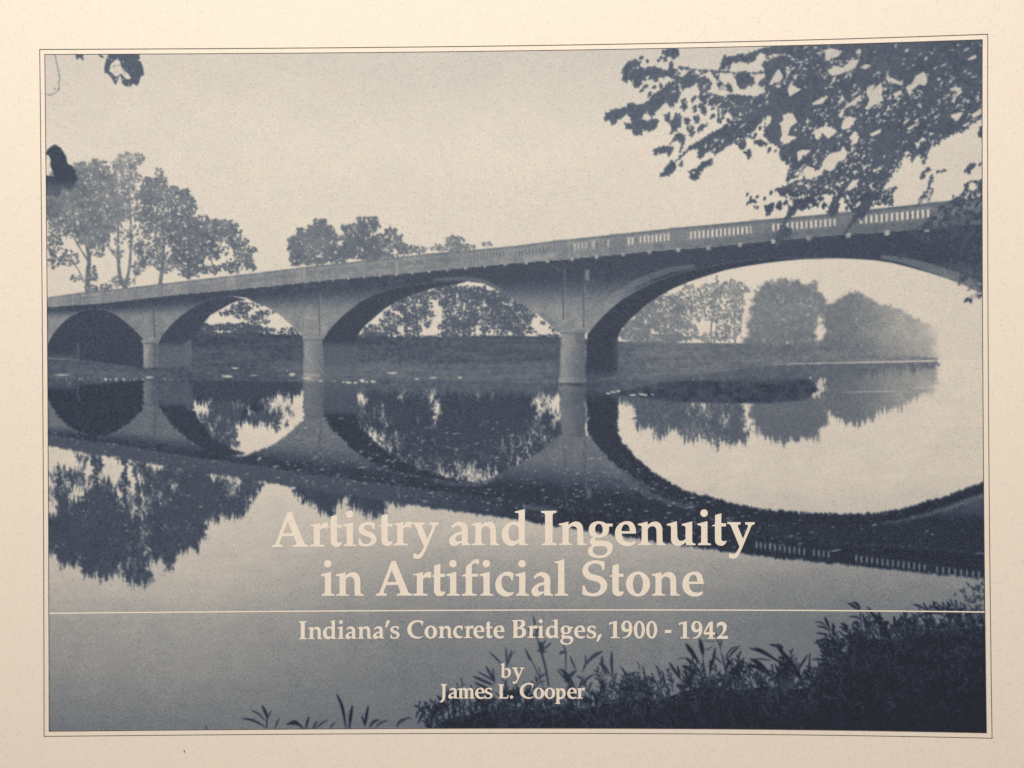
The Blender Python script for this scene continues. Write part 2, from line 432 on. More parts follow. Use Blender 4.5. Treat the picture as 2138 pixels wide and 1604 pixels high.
# ---- far bank
BANK = [(80, 748), (165, 752), (205, 757), (296, 766), (330, 766), (398, 742), (396, 700), (460, 697), (540, 699), (633, 703), (745, 706), (900, 704), (1000, 702), (1170, 704), (1290, 713), (1420, 716), (1560, 717),
        (1700, 722), (1760, 728), (1850, 738), (1957, 748), (1957, 757), (1700, 761), (1600, 764), (1500, 779), (1380, 791), (1290, 801), (1170, 803), (900, 797), (633, 799), (300, 793), (80, 791)]
bank = fill([BANK, edge_leaves([(408, 702), (460, 697), (540, 699), (633, 703)], 2, (2, 4)), edge_leaves([(745, 706), (900, 704), (1168, 704)], 2, (1.5, 3))])
streak = vnoise(70, 4, 21)
fine = vnoise(4, 3, 22)
tb = .765 + .10 * (vnoise(7, 6, 24) - .5) - .15 * sstep(1180, 1420, PX) - .12 * sstep(1600, 1950, PX) + .09 * (streak - .5) + .07 * (fine - .5)
tb -= .09 * sstep(752, 766, PY) * sstep(1220, 1150, PX) * sstep(500, 700, PX)
tb -= .05 * sstep(762, 772, PY) * sstep(330, 250, PX)
tb += .06 * sstep(735, 712, PY) * sstep(1200, 700, PX)
e = element('printed_riverbank', 'dark grassy far bank of the river')
paint(bank, tb, e)
above.append((bank, tb + .03, 757, 0))
above.append((bank * (PY > 772) * (PX < 1300), tb, 789 + (PX - 100) * .008, 0))
above.append((fill([[(385, 672), (470, 676), (560, 690), (640, 694), (640, 720), (385, 720)]]), np.full((H, W), .80, np.float32), 757, 0))
glare = np.exp(-((PY - (762.5 - (PX - 1598) * .025)) / 1.9) ** 2) * sstep(1560, 1700, PX) * sstep(1975, 1940, PX)
paint(glare * (.55 + .45 * vnoise(14, 3, 23)), .02)

# ---- bridge
e_bridge = element('printed_bridge', 'concrete arch bridge crossing the picture')
a1 = fill([A1 + [(299, 768), (205, 757), (165, 752), (98, 748)]])
layer(a1, .865 + .04 * (fine - .5) - .14 * sstep(734, 752, PY) * sstep(166, 150, PX), e_bridge, 'b')
layer(fill([blobs(np.array([210, 216, 224, 236, 240]), np.array([657, 655, 660, 662, 656]), np.array([1.5, 1.2, 1.6, 1.6, 1.2]))]), .55, e_bridge, 'b')
layer(fill([[(160, 717), (166, 716), (167, 752), (160, 752)]]) * .4, .6, e_bridge, 'b')
s2 = fill([A2L + A2B + [(400, 767), (328, 767)]])
layer(s2, .855 - .16 * sstep(712, 728, PY) + .05 * (fine - .5), e_bridge, 'b')
layer(fill([[(384, 718), (399, 708), (400, 767), (386, 762)]]), .68 + .06 * (fine - .5), e_bridge, 'b')
s3 = fill([A3L + A3B + [(745, 774), (671, 797)]])
layer(s3, .885 - .16 * sstep(708, 730, PY) - .06 * sstep(755, 775, PY) + .05 * (fine - .5), e_bridge, 'b')
s4 = fill([A4L + A4B + [(1290, 783), (1222, 798)]])
layer(s4, .90 - .07 * sstep(1275, 1292, PX) * sstep(690, 720, PY) - .10 * sstep(765, 790, PY) + .05 * (fine - .5), e_bridge, 'b')
# spandrel walls
low = A4R[::-1] + A4L[::-1] + [(1224, 692), (1168, 692)] + A3R[::-1] + A3L[::-1] + [(674, 704), (631, 704)] + A2R[::-1] + A2L[::-1] + [(327, 711), (296, 711)] + A1[::-1] + [(88, 722)]
face = fill([[tuple(p) for p in BOT] + low])
L = 13 + (PX - 100) * .040
dd = PY - ybot
stain = vnoise(26, 44, 31) * .45 + vnoise(9, 26, 32) * .3 + vnoise(13, 11, 33) * .25
tf = .86 - .39 * sstep(.35, 2.0, dd / L + .5 * (stain - .5)) + .10 * (fine - .5) + .20 * (stain - .5)
tf += .05 * sstep(640, 600, PY) * sstep(900, 1100, PX)
tf += .26 * sstep(1330, 1480, PX) * sstep(1960, 1800, PX)
tf += .06 * sstep(1800, 1960, PX) * sstep(560, 520, PY)
tf = np.clip(tf, .37, .86)
layer(face, tf, e_bridge, 'b')
# light rims along the arches
rim3 = fill([ribbon(curve([(905, 584), (950, 582), (985, 583), (1015, 590), (1048, 608)]), 6, 9)]) * face
layer(rim3 * .55, .55 + .1 * (fine - .5), e_bridge, 'b')
rim4 = fill([ribbon(curve([(1228, 672), (1260, 640), (1300, 608), (1345, 583), (1400, 564), (1450, 556)]), 20, 9)]) * face
layer(rim4 * .45, .50 + .1 * (fine - .5), e_bridge, 'b')
layer(fill([ribbon(curve([(1222, 655), (1262, 622), (1310, 594), (1350, 576)]), 1.4, 1)]) * .6, .75, e_bridge, 'b')
rim5 = fill([ribbon(curve([(1840, 536), (1890, 545), (1950, 562), (2030, 592), (2060, 606)]), 8, 26)]) * face
layer(rim5 * .6, .50 + .1 * (fine - .5), e_bridge, 'b')
# piers
for q, cap, sh in (([(299, 712), (328, 712), (328, 768), (299, 768)], [(295, 709), (327, 709), (327, 717), (295, 717)], (300, 329)),
                   ([(633, 704), (672, 704), (680, 797), (633, 798)], [(631, 702), (673, 702), (673, 709.5), (631, 709.5)], (636, 700)),
                   ([(1171, 692), (1221, 692), (1223, 800), (1168, 800)], [(1168.5, 688), (1224, 688), (1224, 695.5), (1168.5, 695.5)], (1172, 1224))):
    x0, x1 = sh
    layer(fill([q]), .42 + .27 * sstep(x0, x1, PX) + .10 * sstep(x0 + 4, x0 - 3, PX) + .09 * (fine - .5) + .14 * (stain - .5), e_bridge, 'b')
    layer(fill([cap]), .42 + .12 * sstep(x0, x1, PX) + .05 * (fine - .5), e_bridge, 'b')
    c = np.array(cap)
    layer(fill([[(c[0, 0], c[2, 1] - 1.2), (c[1, 0], c[2, 1] - 1.2), (c[1, 0], c[2, 1] + 1.2), (c[0, 0], c[2, 1] + 1.2)]]) * .7, .74, e_bridge, 'b')
layer(fill([[(1166, 788), (1224, 788), (1225, 799), (1166, 801)]]), .40 + .22 * sstep(1172, 1224, PX) + .08 * (fine - .5), e_bridge, 'b')
layer(fill([[(633, 779), (668, 780), (668, 787), (633, 786)]]) * .6, .36, e_bridge, 'b')
layer(fill([ribbon([(1166, 801.5), (1262, 799)], 1.6, 1)]) * .8, .88, e_bridge, 'b')
# joints on the pier fronts
for a, b, w in (((321, 634), (323, 706), 2.4), ((665.5, 604), (667.5, 700), 2), ((1177.3, 556), (1176, 668), 2.0), ((1219.3, 562), (1219, 684), 2.2)):
    layer(fill([ribbon([a, b], w + .5, w + .5)]) * .85, .78, e_bridge, 'b')
    layer(fill([ribbon([(a[0] + 3, a[1] + 8), (b[0] + 3, b[1])], 3, 3)]) * .3, .36, e_bridge, 'b')
layer(fill([[(1221, 563), (1231, 564), (1230, 590), (1222, 582)]]) * .8, .50, e_bridge, 'b')
layer(fill([ribbon([(1152, 553), (1172, 567)], 3, 1.5)]) * .6, .6, e_bridge, 'b')
layer(fill([blobs(np.array([1212, 1222, 1223, 1222, 1225]), np.array([730, 722, 735, 744, 752]), np.array([2, 2, 3, 3, 2.]))]) * .8, .5, e_bridge, 'b')
# parapet
par = fill([[tuple(p) for p in TOP] + [tuple(p) for p in BOT[::-1]]])
hh = (PY - ytop) / np.maximum(ybot - ytop, 1)
tp = .475 + .11 * sstep(1150, 1700, PX) + .17 * (stain - .5) + .10 * (fine - .5)
tp += .10 * sstep(.16, .05, hh) + .05 * sstep(.62, .68, hh) * sstep(1250, 1500, PX)
tp -= .05 * np.exp(-((hh - .25) / .05) ** 2)
layer(par, tp, e_bridge, 'b', ref=.72 + .16 * sstep(700, 1250, PX))
layer(fill([ribbon([(1093, 541), (1125, 539), (1160, 532)], 8, 10)]) * .5, .36, e_bridge, 'b')
# balusters: dark slots far away, see-through slots with the sky behind them near
POSTS = [165, 214, 282, 335, 400, 465, 500, 560, 632, 697, 757, 830, 897, 972, 1065, 1172, 1290, 1418, 1588, 1768, 1965]
slots, lights = [], []
for k in range(len(POSTS) - 1):
    a, b = POSTS[k], POSTS[k + 1]
    pw = 5 + .014 * (a - 160)
    step = 3.4 + 8.4 * ((a - 160) / 1800.0) ** 1.15
    x = a + pw
    while x < b - pw * .8:
        yt, yb = np.interp(x, TOP[:, 0], TOP[:, 1]), np.interp(x, BOT[:, 0], BOT[:, 1])
        h = yb - yt
        f0, f1 = (.24, .58) if x < 1200 else (.22 + .03 * (x - 1200) / 800, .57)
        w = step * .40
        q = [(x, yt + f0 * h), (x + w, yt + f0 * h - .1 * w), (x + w, yt + f1 * h - .1 * w), (x, yt + f1 * h)]
        if x > 1185 and (x > 1330 or rng.random() < .55):
            lights.append(q)
        elif x > 500:
            slots.append(q)
        x += step
layer(fill(slots) * .55, .74, e_bridge, 'b')
mL = fill(lights)
layer(mL, .06 + .18 * sstep(1400, 1200, PX) + .1 * (vnoise(7, 30, 43) - .5), e_bridge, None)
for k, a in enumerate(POSTS):
    yt, yb = np.interp(a, TOP[:, 0], TOP[:, 1]), np.interp(a, BOT[:, 0], BOT[:, 1])
    pw = 4 + .012 * (a - 160)
    layer(fill([[(a - pw, yt - .8), (a + pw * .7, yt - 1.2), (a + pw * .7, yb - 2), (a - pw, yb - 1)]]) * .45, .46 + .1 * rng.random() + .1 * (a > 1300), e_bridge, None)
    layer(fill([ribbon([(a + pw * .75, yt), (a + pw * .75, yb)], 1.2, 1.2)]) * .45, .75, e_bridge, 'b')
layer(fill([[(634, 562), (637, 561), (637, 583), (634, 583)], [(693, 569), (696, 569), (697, 590), (694, 590)], [(827, 545), (832, 545), (831, 575), (827, 575)]]) * .5, .3, e_bridge, 'b')
brx = [371, 391, 414, 437, 458, 481, 505, 532, 560, 585, 612, 638.6, 667.6, 695.4, 728, 760, 792.6, 826.7, 860.8, 896, 934, 972, 1012, 1055, 1099, 1143, 1195, 1246, 1301, 1356, 1416, 1479, 1545, 1615, 1689, 1771, 1852, 1935]
brk = []
for x in brx:
    y = np.interp(x, BOT[:, 0], BOT[:, 1])
    w = 1.0 + .0027 * (x - 300)
    brk.append([(x - w, y - w * .6), (x + w, y - w * .8), (x + w, y + w * 1.2), (x - w, y + w * 1.5)])
layer(fill(brk), .26 + .2 * vnoise(30, 400, 41), e_bridge, None)
above.append((fill([ribbon(curve([(1460, 572), (1520, 558), (1600, 547), (1700, 542), (1790, 543), (1870, 552), (1960, 578), (2040, 608), (2090, 630)]), 26, 20)]), np.full((H, W), .9, np.float32), 'b', 0))
bridge_id = IDM == e_bridge

# ---- river with reflections
river = fill([WLINE + [(2080, 1560), (80, 1560)]])
e_river = element('printed_river', 'calm river water darkening towards the bottom of the picture')
e_refl = element('printed_reflection', 'mirrored bridge and trees on the river')
YS = [750, 850, 1000, 1100, 1180, 1240, 1300, 1400, 1530]
base = np.interp(PY, YS, [.10, .105, .12, .15, .18, .22, .32, .39, .52]).astype(np.float32)
base += np.interp(PY, YS, [0, 0, 0, .04, .13, .17, .13, .11, .05]).astype(np.float32) * sstep(350, 950, PX)
base += .08 * sstep(1120, 1200, PY) * sstep(1420, 1300, PY) * sstep(1350, 1750, PX)
base += .02 * (vnoise(60, 10, 51) - .5) + .03 * (vnoise(30, 30, 52) - .5)
wat = base.copy()
is_ref = np.zeros((H, W), np.float32)
rip = (vnoise(9, 2.2, 61) - .5)
rip2 = (vnoise(30, 4, 62) - .5)
vert = (vnoise(2.6, 26, 63) - .5)
depth = np.clip((PY - 790) / 300, 0, 1)
jj, ii = np.meshgrid(np.arange(H), np.arange(W), indexing='ij')
for m, tone, mir, shift in above:
    if mir is None or m.max() <= 0:
        continue
    if isinstance(mir, str):
        ym = np.interp(PX, [100, 541, 830, 1060, 1190, 1600, 1790, 2050], [776, 787, 793.5, 799, 802, 814, 817, 819.5])
        dx = rip * 5 + rip2 * 5
        dy = vert * 5 * depth + rip * 4
        damp = 0.35
    else:
        ym = mir + 0 * PX
        dx = rip * 8 + rip2 * 10
        dy = vert * 22 + rip * 5
        damp = 0.5
    sy = 2 * ym - PY + dy
    sx = PX - shift * depth + dx
    cj = np.clip(np.rint(jj + (sy - PY) / CY), 0, H - 1).astype(np.int32)
    ci = np.clip(np.rint(ii + (sx - PX) / CX), 0, W - 1).astype(np.int32)
    ok = (sy < ym + 6) & (sy > 85)
    if not isinstance(mir, str):
        m = np.clip(1.75 * (.5 * m + .25 * np.roll(m, 3, 0) + .25 * np.roll(m, -3, 0)), 0, 1)
    mm = np.where(ok, m[cj, ci], 0)
    tt = tone[cj, ci]
    if isinstance(mir, str):
        t2 = np.clip(.30 + .66 * tt + .05 * sstep(.75, .9, tt), 0, .925)
        t2 = np.where(tt < .3, .62, t2)
        t2 = t2 + .03 * sstep(950, 1080, PY) * (tt > .3)
    else:
        t2 = np.clip(.06 + tt, 0, .95)
    wat = wat * (1 - mm) + mm * t2
    is_ref = np.maximum(is_ref, mm)
wat += .05 * (vnoise(5, 2.5, 64) - .5) * is_ref
# light slots between the mirrored balusters
mir_l = []
for x in np.concatenate([np.arange(1606, 1735, 10.2), np.arange(1786, 1932, 11.0), np.arange(1955, 2048, 12.5), np.arange(1578, 1600, 9)]):
    yy = 1131 + (x - 1600) * .1345
    if rng.random() < .93:
        mir_l.append([(x, yy + 4), (x + 3.4, yy + 3), (x + 3.0, yy + 17 + rng.uniform(-2, 3)), (x + .2, yy + 17)])
wat = np.where(is_ref > .3, wat * (1 - .8 * fill(mir_l)) + .8 * fill(mir_l) * .34, wat)
wat = np.clip(wat, 0, 1)
wat = .5 * wat + .25 * (np.roll(wat, 1, 0) + np.roll(wat, -1, 0))
paint(river, wat)
IDM[(river > .5) & (is_ref <= .5)] = e_river
IDM[(river > .5) & (is_ref > .5)] = e_refl
# glints floating on the dark water
n = 1500
gx = rng.uniform(95, 2055, n)
gy = rng.normal(1010, 75, n)
yb_ref = 2 * (775.0 + (gx - 100) * .0215) - np.interp(gx, TOP[:, 0], TOP[:, 1])
keep = (gy > 870) & (gy < np.where(gx < 540, 1180, yb_ref - 4)) & ((gx < 1230) | (gy > yb_ref - 150))
keep &= rng.random(n) < np.where(gx < 540, .35, 1) * np.where(gx > 1650, .45, 1)
gx, gy = gx[keep], gy[keep]
ln = rng.gamma(2.0, 1.1, len(gx)) + 1.0
gl = np.stack([np.stack([gx - ln, gy + ln * .1], -1), np.stack([gx, gy - .9 - ln * .14], -1), np.stack([gx + ln, gy - ln * .2], -1), np.stack([gx, gy + .9], -1)], 1)
g = fill([gl])
paint(g * river * sstep(.3, .6, is_ref), .16 + .34 * vnoise(9, 9, 71))
n = 60
gx = rng.uniform(110, 1500, n); gy = rng.uniform(1300, 1520, n)
paint(fill([blobs(gx, gy, rng.uniform(.6, 1.5, n))]) * .6, .32)
# light streaks on the far water
paint(np.exp(-((PY - (818.5 - (PX - 1800) * .02)) / 1.1) ** 2) * sstep(1745, 1800, PX) * sstep(1880, 1850, PX) * .7, .1)
paint(np.exp(-((PY - 810.5) / 1.1) ** 2) * sstep(1895, 1915, PX) * sstep(1950, 1930, PX) * .6, .08)
paint(fill([ribbon([(2032, 769), (2060, 770)], .8, 1.2)]), .35)

# ---- grass island and stones
e = element('printed_island', 'low dark grass island in the river')
ISL = [(1272, 824), (1300, 816), (1345, 812), (1385, 801), (1420, 794), (1480, 797), (1550, 794), (1620, 794), (1680, 791), (1699, 797), (1706, 812), (1698, 827), (1670, 837), (1600, 842), (1500, 843), (1400, 838), (1330, 829)]
n = 420
ix = rng.uniform(1285, 1700, n)
it = np.interp(ix, [1272, 1345, 1420, 1550, 1680, 1706], [824, 812, 794, 794, 791, 808])
tufts = ovate(ix, it + 6, rng.uniform(6, 15, n), rng.uniform(1.4, 2.6, n), -np.pi / 2 + rng.normal(0, .35, n))
isl = fill([ISL, tufts])
paint(blur(isl, 1), .86 + .12 * (fine - .5) + .14 * (vnoise(16, 9, 72) - .5) - .08 * sstep(800, 790, PY), e)
st = [(717, 798, 4, 1.6), (728, 799, 6, 2), (742, 799, 4, 2), (756, 795, 5, 3.5), (766, 798, 3, 1.5), (779, 797, 5, 2.4), (670, 796, 4, 1.5), (698, 796, 2, 1.2), (820, 779, 10, 1.8), (870, 791, 4, 1.5), (905, 789, 7, 1.5), (960, 789, 4, 2),
      (1270, 822, 4, 1.6), (1281, 819, 6, 1.6), (1292, 817, 4, 2), (1321, 825, 6, 1.8), (1338, 823, 4, 1.5), (1345, 825, 6, 1.8), (1362, 824, 3, 1), (475, 786, 9, 2.4), (490, 769, 8, 1.5), (530, 784, 8, 1), (465, 784, 4, 1),
      (312, 788, 7, 2), (610, 782, 6, 3), (600, 775, 2, 1), (345, 792, 3, 1), (128, 783, 14, 1.2), (640, 790, 8, 1.6), (1700, 826, 4, 5), (1712, 800, 4, 8), (1692, 789, 3, 1.5), (1300, 845, 3, 1)]
a = np.linspace(0, 6.283, 12, endpoint=False)
paint(fill([np.stack([x + 1.2 * rx * np.cos(a) * rng.uniform(.7, 1.2, 12), y + 1.3 * ry * np.sin(a) * rng.uniform(.7, 1.2, 12)], 1) for x, y, rx, ry in st]), .17 + .1 * fine)

# ---- leaves hanging into the picture from above


def z(ox, oy, pts, k=3.9593):
    return [(ox + x / k, oy + y / k) for x, y in pts]


def Z(s):
    return [tuple(float(c) for c in q.split(',')) for q in s.split()]


lf = []
for s in ("400,650 400,560 440,510 510,495 545,520 535,550 480,560 440,620 430,680",
          "445,640 480,580 515,570 560,560 590,590 600,560 660,555 720,570 755,600 780,560 790,510 805,510 810,560 850,580 870,600 830,640 800,650 760,625 700,640 670,680 640,640 600,620 560,650 545,710 490,730 490,660 455,660",
          "250,990 260,940 330,905 390,900 430,890 440,860 500,855 500,870 560,860 620,830 640,790 700,760 760,700 800,670 850,690 870,760 860,800 820,830 780,830 740,840 700,890 660,930 640,960 600,920 570,940 550,980 600,1010 640,980 690,1000 680,1050 640,1080 600,1080 560,1070 555,1110 520,1120 480,1095 480,1060 430,1070 420,1030 480,1020 470,980 440,950 420,930 400,970 360,980 340,1010 305,1030 290,990",
          "1205,570 1210,520 1240,480 1300,470 1360,450 1400,455 1450,440 1500,420 1560,400 1640,385 1700,385 1760,380 1830,380 1830,420 1780,430 1740,440 1690,430 1640,450 1600,440 1550,430 1510,450 1480,500 1440,520 1400,520 1380,500 1340,520 1310,500 1280,540 1250,540 1220,575",
          "730,420 790,402 850,405 855,450 825,495 790,470 770,460 740,510 735,490 760,455 735,430 715,470",
          "890,640 930,610 980,575 1010,620 1010,660 980,700 920,710 890,760 880,700",
          "1010,650 1060,640 1110,650 1130,690 1110,740 1080,770 1040,750 1020,700",
          "1145,590 1200,590 1190,650 1160,650", "1180,690 1200,675 1225,690 1225,730 1205,742 1182,720", "1250,710 1275,695 1300,715 1300,750 1265,750",
          "850,620 890,640 880,690 840,680 820,650",
          "1020,800 1100,770 1180,790 1240,800 1290,780 1380,790 1400,820 1400,900 1380,960 1330,990 1280,930 1220,900 1160,870 1110,870 1060,850",
          "1330,620 1400,585 1450,620 1460,680 1420,720 1370,740 1340,700",
          "1450,650 1480,640 1485,690 1450,710", "1520,680 1570,640 1580,700 1550,720",
          "1550,540 1610,470 1700,460 1760,450 1830,430 1900,430 1960,420 2060,430 2060,560 1980,600 1920,640 1880,660 1830,600 1780,590 1740,570 1690,560 1650,590 1620,620 1580,600",
          "1380,790 1500,800 1580,770 1640,700 1700,680 1830,660 1960,650 2138,680 2138,1000 2060,960 1980,950 1900,900 1830,900 1780,930 1720,940 1680,1000 1640,950 1590,930 1540,1000 1500,1060 1450,1100 1400,1140 1420,1200 1400,1240 1360,1230 1340,1170 1290,1180 1260,1210 1200,1250 1160,1280 1130,1240 1100,1250 1060,1290 1040,1250 1000,1220 960,1240 930,1230 1000,1180 1060,1150 1120,1110 1200,1070 1260,1020 1330,1000 1390,960 1400,880",
          "880,830 910,815 930,850 925,900 905,915 885,880", "905,985 940,970 950,1010 925,1045", "1045,880 1080,880 1095,930 1070,955 1045,925", "740,955 780,940 790,1020 760,1000", "800,1100 795,1020 840,930 880,960 870,1040 830,1080",
          "920,1060 970,1040 1000,1090 970,1135", "1010,1085 1040,1040 1110,1015 1080,1050 1040,1080", "760,840 810,830 820,860 790,890", "990,970 1020,955 1030,1000 1000,1020",
          "655,1290 660,1230 740,1215 820,1215 780,1300 760,1260 720,1270 690,1260", "790,1190 850,1100 905,1120 905,1180 870,1260 880,1180 850,1150",
          "720,1450 760,1380 800,1330 840,1370 830,1410 780,1450", "945,1420 1000,1400 1060,1340 1140,1310 1140,1350 1080,1380 1040,1430 1020,1480 965,1490",
          "1020,1260 1080,1240 1060,1300 1030,1320", "870,1350 900,1320 880,1370",
          "1490,1180 1530,1150 1590,1190 1530,1215", "1410,1260 1450,1240 1460,1290 1440,1320", "1590,1100 1640,1050 1700,1060 1690,1120 1640,1190 1610,1150",
          "1690,1190 1760,1170 1840,1150 1960,1150 2100,1180 2138,1200 2138,1260 2050,1290 1960,1330 1900,1380 1860,1420 1790,1470 1760,1470 1770,1400 1800,1360 1740,1290 1700,1290",
          "1660,1570 1740,1540 1830,1490 1900,1500 2000,1470 2138,1440 2138,1584 1700,1584"):
    lf.append(z(1200, 0, Z(s)))
BIG = z(1598, 0, Z("0,400 200,372 500,362 900,345 1200,335 1800,322 1800,960 1740,1000 1690,1030 1640,1080 1560,1090 1500,1130 1460,1150 1420,1190 1380,1190 1350,1230 1335,1290 1310,1350 1290,1280 1250,1270 1215,1335 1205,1300 1220,1240 1150,1260 1100,1350 1060,1400 1040,1440 990,1500 960,1600 520,1600 110,1600 200,1540 330,1480 300,1440 180,1490 230,1420 200,1360 140,1310 120,1210 60,1180 0,1130 0,900"))
lf.append(BIG)
lf.append(edge_leaves(BIG[7:48], 5, (1.5, 4), 2.0))
for s in ("1285,1470 1300,1430 1340,1390 1380,1405 1340,1420 1310,1465", "1335,1584 1350,1520 1375,1450 1380,1480 1360,1540", "1420,1420 1470,1408 1500,1412 1450,1422", "1645,1425 1670,1380 1700,1350 1740,1360 1720,1400 1690,1425",
          "1770,1365 1797,1330 1797,1350", "1640,1584 1650,1530 1680,1510 1670,1584", "1700,1500 1740,1490 1797,1490 1797,1584 1740,1584 1760,1530", "1755,1130 1780,1050 1797,1040 1797,1110 1775,1135",
          "970,1584 1000,1570 1040,1560 1090,1545 1060,1584"):
    lf.append(z(1598, 0, Z(s)))
for s in ("110,-5 480,-5 450,60 440,110 400,125 370,80 350,130 300,160 260,140 250,180 200,215 170,210 200,130 240,110 220,60 150,40", "90,105 112,80 135,105 130,135 110,150 92,130", "165,80 185,72 190,90 175,102", "0,140 70,90 60,150 10,210",
          "20,160 40,140 30,200", "515,190 530,120 560,70 600,60 610,130 590,180 540,200", "560,-5 960,-5 950,60 930,90 890,110 860,130 840,170 790,250 780,210 720,270 650,350 655,330 720,240 750,170 720,160 690,130 660,70 620,60 590,70 570,40",
          "660,60 740,120 800,180 720,160", "990,20 1050,-5 1055,100 1040,110 1035,60 1000,100 970,90", "1265,110 1275,50 1310,5 1350,-2 1345,40 1300,70 1280,105",
          "1375,195 1420,130 1500,95 1560,60 1610,25 1690,-5 1800,-5 1800,860 1750,885 1720,870 1700,925 1675,905 1640,925 1650,885 1740,850 1785,800 1740,780 1720,740 1700,690 1670,700 1640,750 1615,765 1598,775 1605,690 1640,670 1700,630 1740,620 1700,590 1640,600 1595,640 1568,590 1600,550 1680,515 1740,470 1640,470 1520,500 1470,530 1520,460 1440,430 1300,420 1180,330 1300,280",
          "100,400 130,330 170,300 220,310 210,360 150,380 110,440 75,455", "1100,520 1170,490 1160,540 1110,555"):
    lf.append(z(1598, 400, Z(s)))
n = 150
ex_ = rng.uniform(1930, 2050, n); ey_ = rng.uniform(405, 620, n)
kk = ex_ > np.interp(ey_, [405, 430, 470, 520, 560, 600, 620], [1990, 1960, 1935, 1990, 2005, 2010, 2030])
lf.append(ovate(ex_[kk], ey_[kk], rng.uniform(8, 17, kk.sum()), rng.uniform(4, 8, kk.sum()), rng.uniform(1.5, 3.2, kk.sum())))
# extra single leaves scattered along the lower fringe and drooping left
n = 260
fx = rng.uniform(1340, 2045, n)
fy = np.interp(fx, [1340, 1480, 1560, 1640, 1700, 1800, 1850, 1900, 2000, 2045], [200, 250, 290, 330, 385, 420, 400, 330, 270, 250]) - rng.gamma(2, 22, n)
lf.append(ovate(fx, fy, rng.uniform(8, 17, n), rng.uniform(4, 8, n), rng.uniform(1.5, 2.9, n)))
lf.append(ovate(rng.uniform(1560, 1860, 60), rng.uniform(395, 432, 60), rng.uniform(7, 15, 60), rng.uniform(4, 8, 60), rng.uniform(1.3, 2.9, 60)))
for pts, w0, w1 in (([(1414, 140), (1470, 148), (1520, 151), (1560, 155), (1620, 145)], 1.2, 1.6), ([(1520, 151), (1524, 135)], 1.2, 1), ([(1455, 160), (1475, 148)], 1, 1), ([(1700, 160), (1760, 125), (1800, 110)], 1.6, 2.5),
                    ([(1948, 395), (1936, 425)], 3, 2), ([(1380, 365), (1440, 310)], 1, 1.5), ([(1795, 440), (1766, 485)], 8, 3), ([(1620, 500), (1645, 450)], 4, 3)):
    lf.append(ribbon(curve(pts, 6), w0, w1))
hol = []
for s in ("30,700 60,640 110,560 150,640 110,690 80,710", "170,640 190,560 205,600 180,650", "180,740 250,610 265,640 220,700 300,740 200,800", "500,560 560,540 640,560 700,500 780,490 740,570 680,590 600,620 540,630", "740,430 780,400 800,430 770,480",
          "0,480 60,440 110,450 180,440 230,480 150,460 60,480 0,520", "230,520 350,490 440,430 540,400 640,420 600,470 520,490 480,520 500,430 400,470 300,520", "990,640 1040,640 1100,670 1140,660 1130,710 1070,690 1030,700",
          "830,760 860,710 910,700 880,750 960,680 970,740 960,780 980,830 900,870 850,910 820,900 860,830", "1160,720 1220,680 1240,630 1310,590 1350,660 1320,710 1270,700 1210,750 1200,800 1180,770", "1050,780 1120,740 1130,770 1080,810",
          "110,1020 150,1000 140,940 220,930 265,1010 210,1050 190,1110 130,1190 120,1150 160,1080", "260,1140 200,1180 140,1200 180,1120", "400,1080 500,1040 550,1060 600,1080 520,1150 470,1100 430,1160 410,1140", "620,1080 640,1000 690,960 760,980 720,1030 700,1060",
          "600,960 640,890 700,850 760,800 800,780 780,830 720,870 660,900 620,970", "380,860 440,820 500,790 520,800 470,860 400,870", "610,830 640,790 660,830 590,850", "260,1260 290,1240 380,1240 330,1290 270,1340",
          "470,1340 530,1270 620,1250 640,1210 680,1260 660,1320 600,1340 570,1400 530,1420 490,1400 420,1490 330,1480 310,1530 260,1530 340,1370 400,1390 440,1410 470,1370", "180,1500 330,1350 340,1400 280,1440 190,1510", "690,1140 740,1080 780,1120 760,1180 700,1210 720,1160",
          "800,1390 850,1350 830,1400", "670,1560 720,1490 780,1480 740,1550 690,1580", "1240,1200 1300,1130 1330,1160 1260,1220", "1520,740 1580,710 1640,760 1580,800 1560,860 1540,830 1590,760", "1660,490 1740,450 1750,480 1690,500", "1430,560 1500,510 1490,540",
          "1690,650 1760,600 1740,640", "1530,950 1600,930 1640,930 1590,1000 1550,1000", "1700,950 1790,890 1790,940 1720,980", "1620,1040 1700,1000 1660,1050", "780,560 830,530 880,540 830,575", "1150,430 1170,400 1190,410 1165,440", "1060,380 1090,360 1080,400",
          "890,440 920,390 910,430", "0,960 60,960 40,1020 0,1060", "0,1180 20,1150 60,1190 0,1200", "720,1420 760,1400 740,1450", "860,1110 960,1060 950,1100 880,1130", "720,1300 750,1240 750,1280", "1170,1060 1270,1010 1240,1050 1180,1080"):
    hol.append(z(1598, 0, Z(s)))
for s in ("1700,1030 1760,930 1830,1000 1780,1060 1720,1150", "1840,1130 1720,1190 1690,1210 1760,1120", "1740,540 1780,560 1770,610 1745,600"):
    hol.append(z(1200, 0, Z(s)))
n = 2000
hx = rng.uniform(1400, 2048, n)
hy = rng.uniform(90, 430, n)
k = (vnoise(45, 35, 81)[np.clip(((hy - 100) / CY).astype(int), 0, H - 1), np.clip(((hx - 95) / CX).astype(int), 0, W - 1)] > .34) & (rng.random(n) < np.where((hx > 1860) & (hy < 190), .35, 1))
hol.append(ovate(hx[k], hy[k], rng.gamma(2.2, 2.5, k.sum()) + 2.6, rng.uniform(1.6, 5.2, k.sum()), rng.normal(-.75, .5, k.sum())))
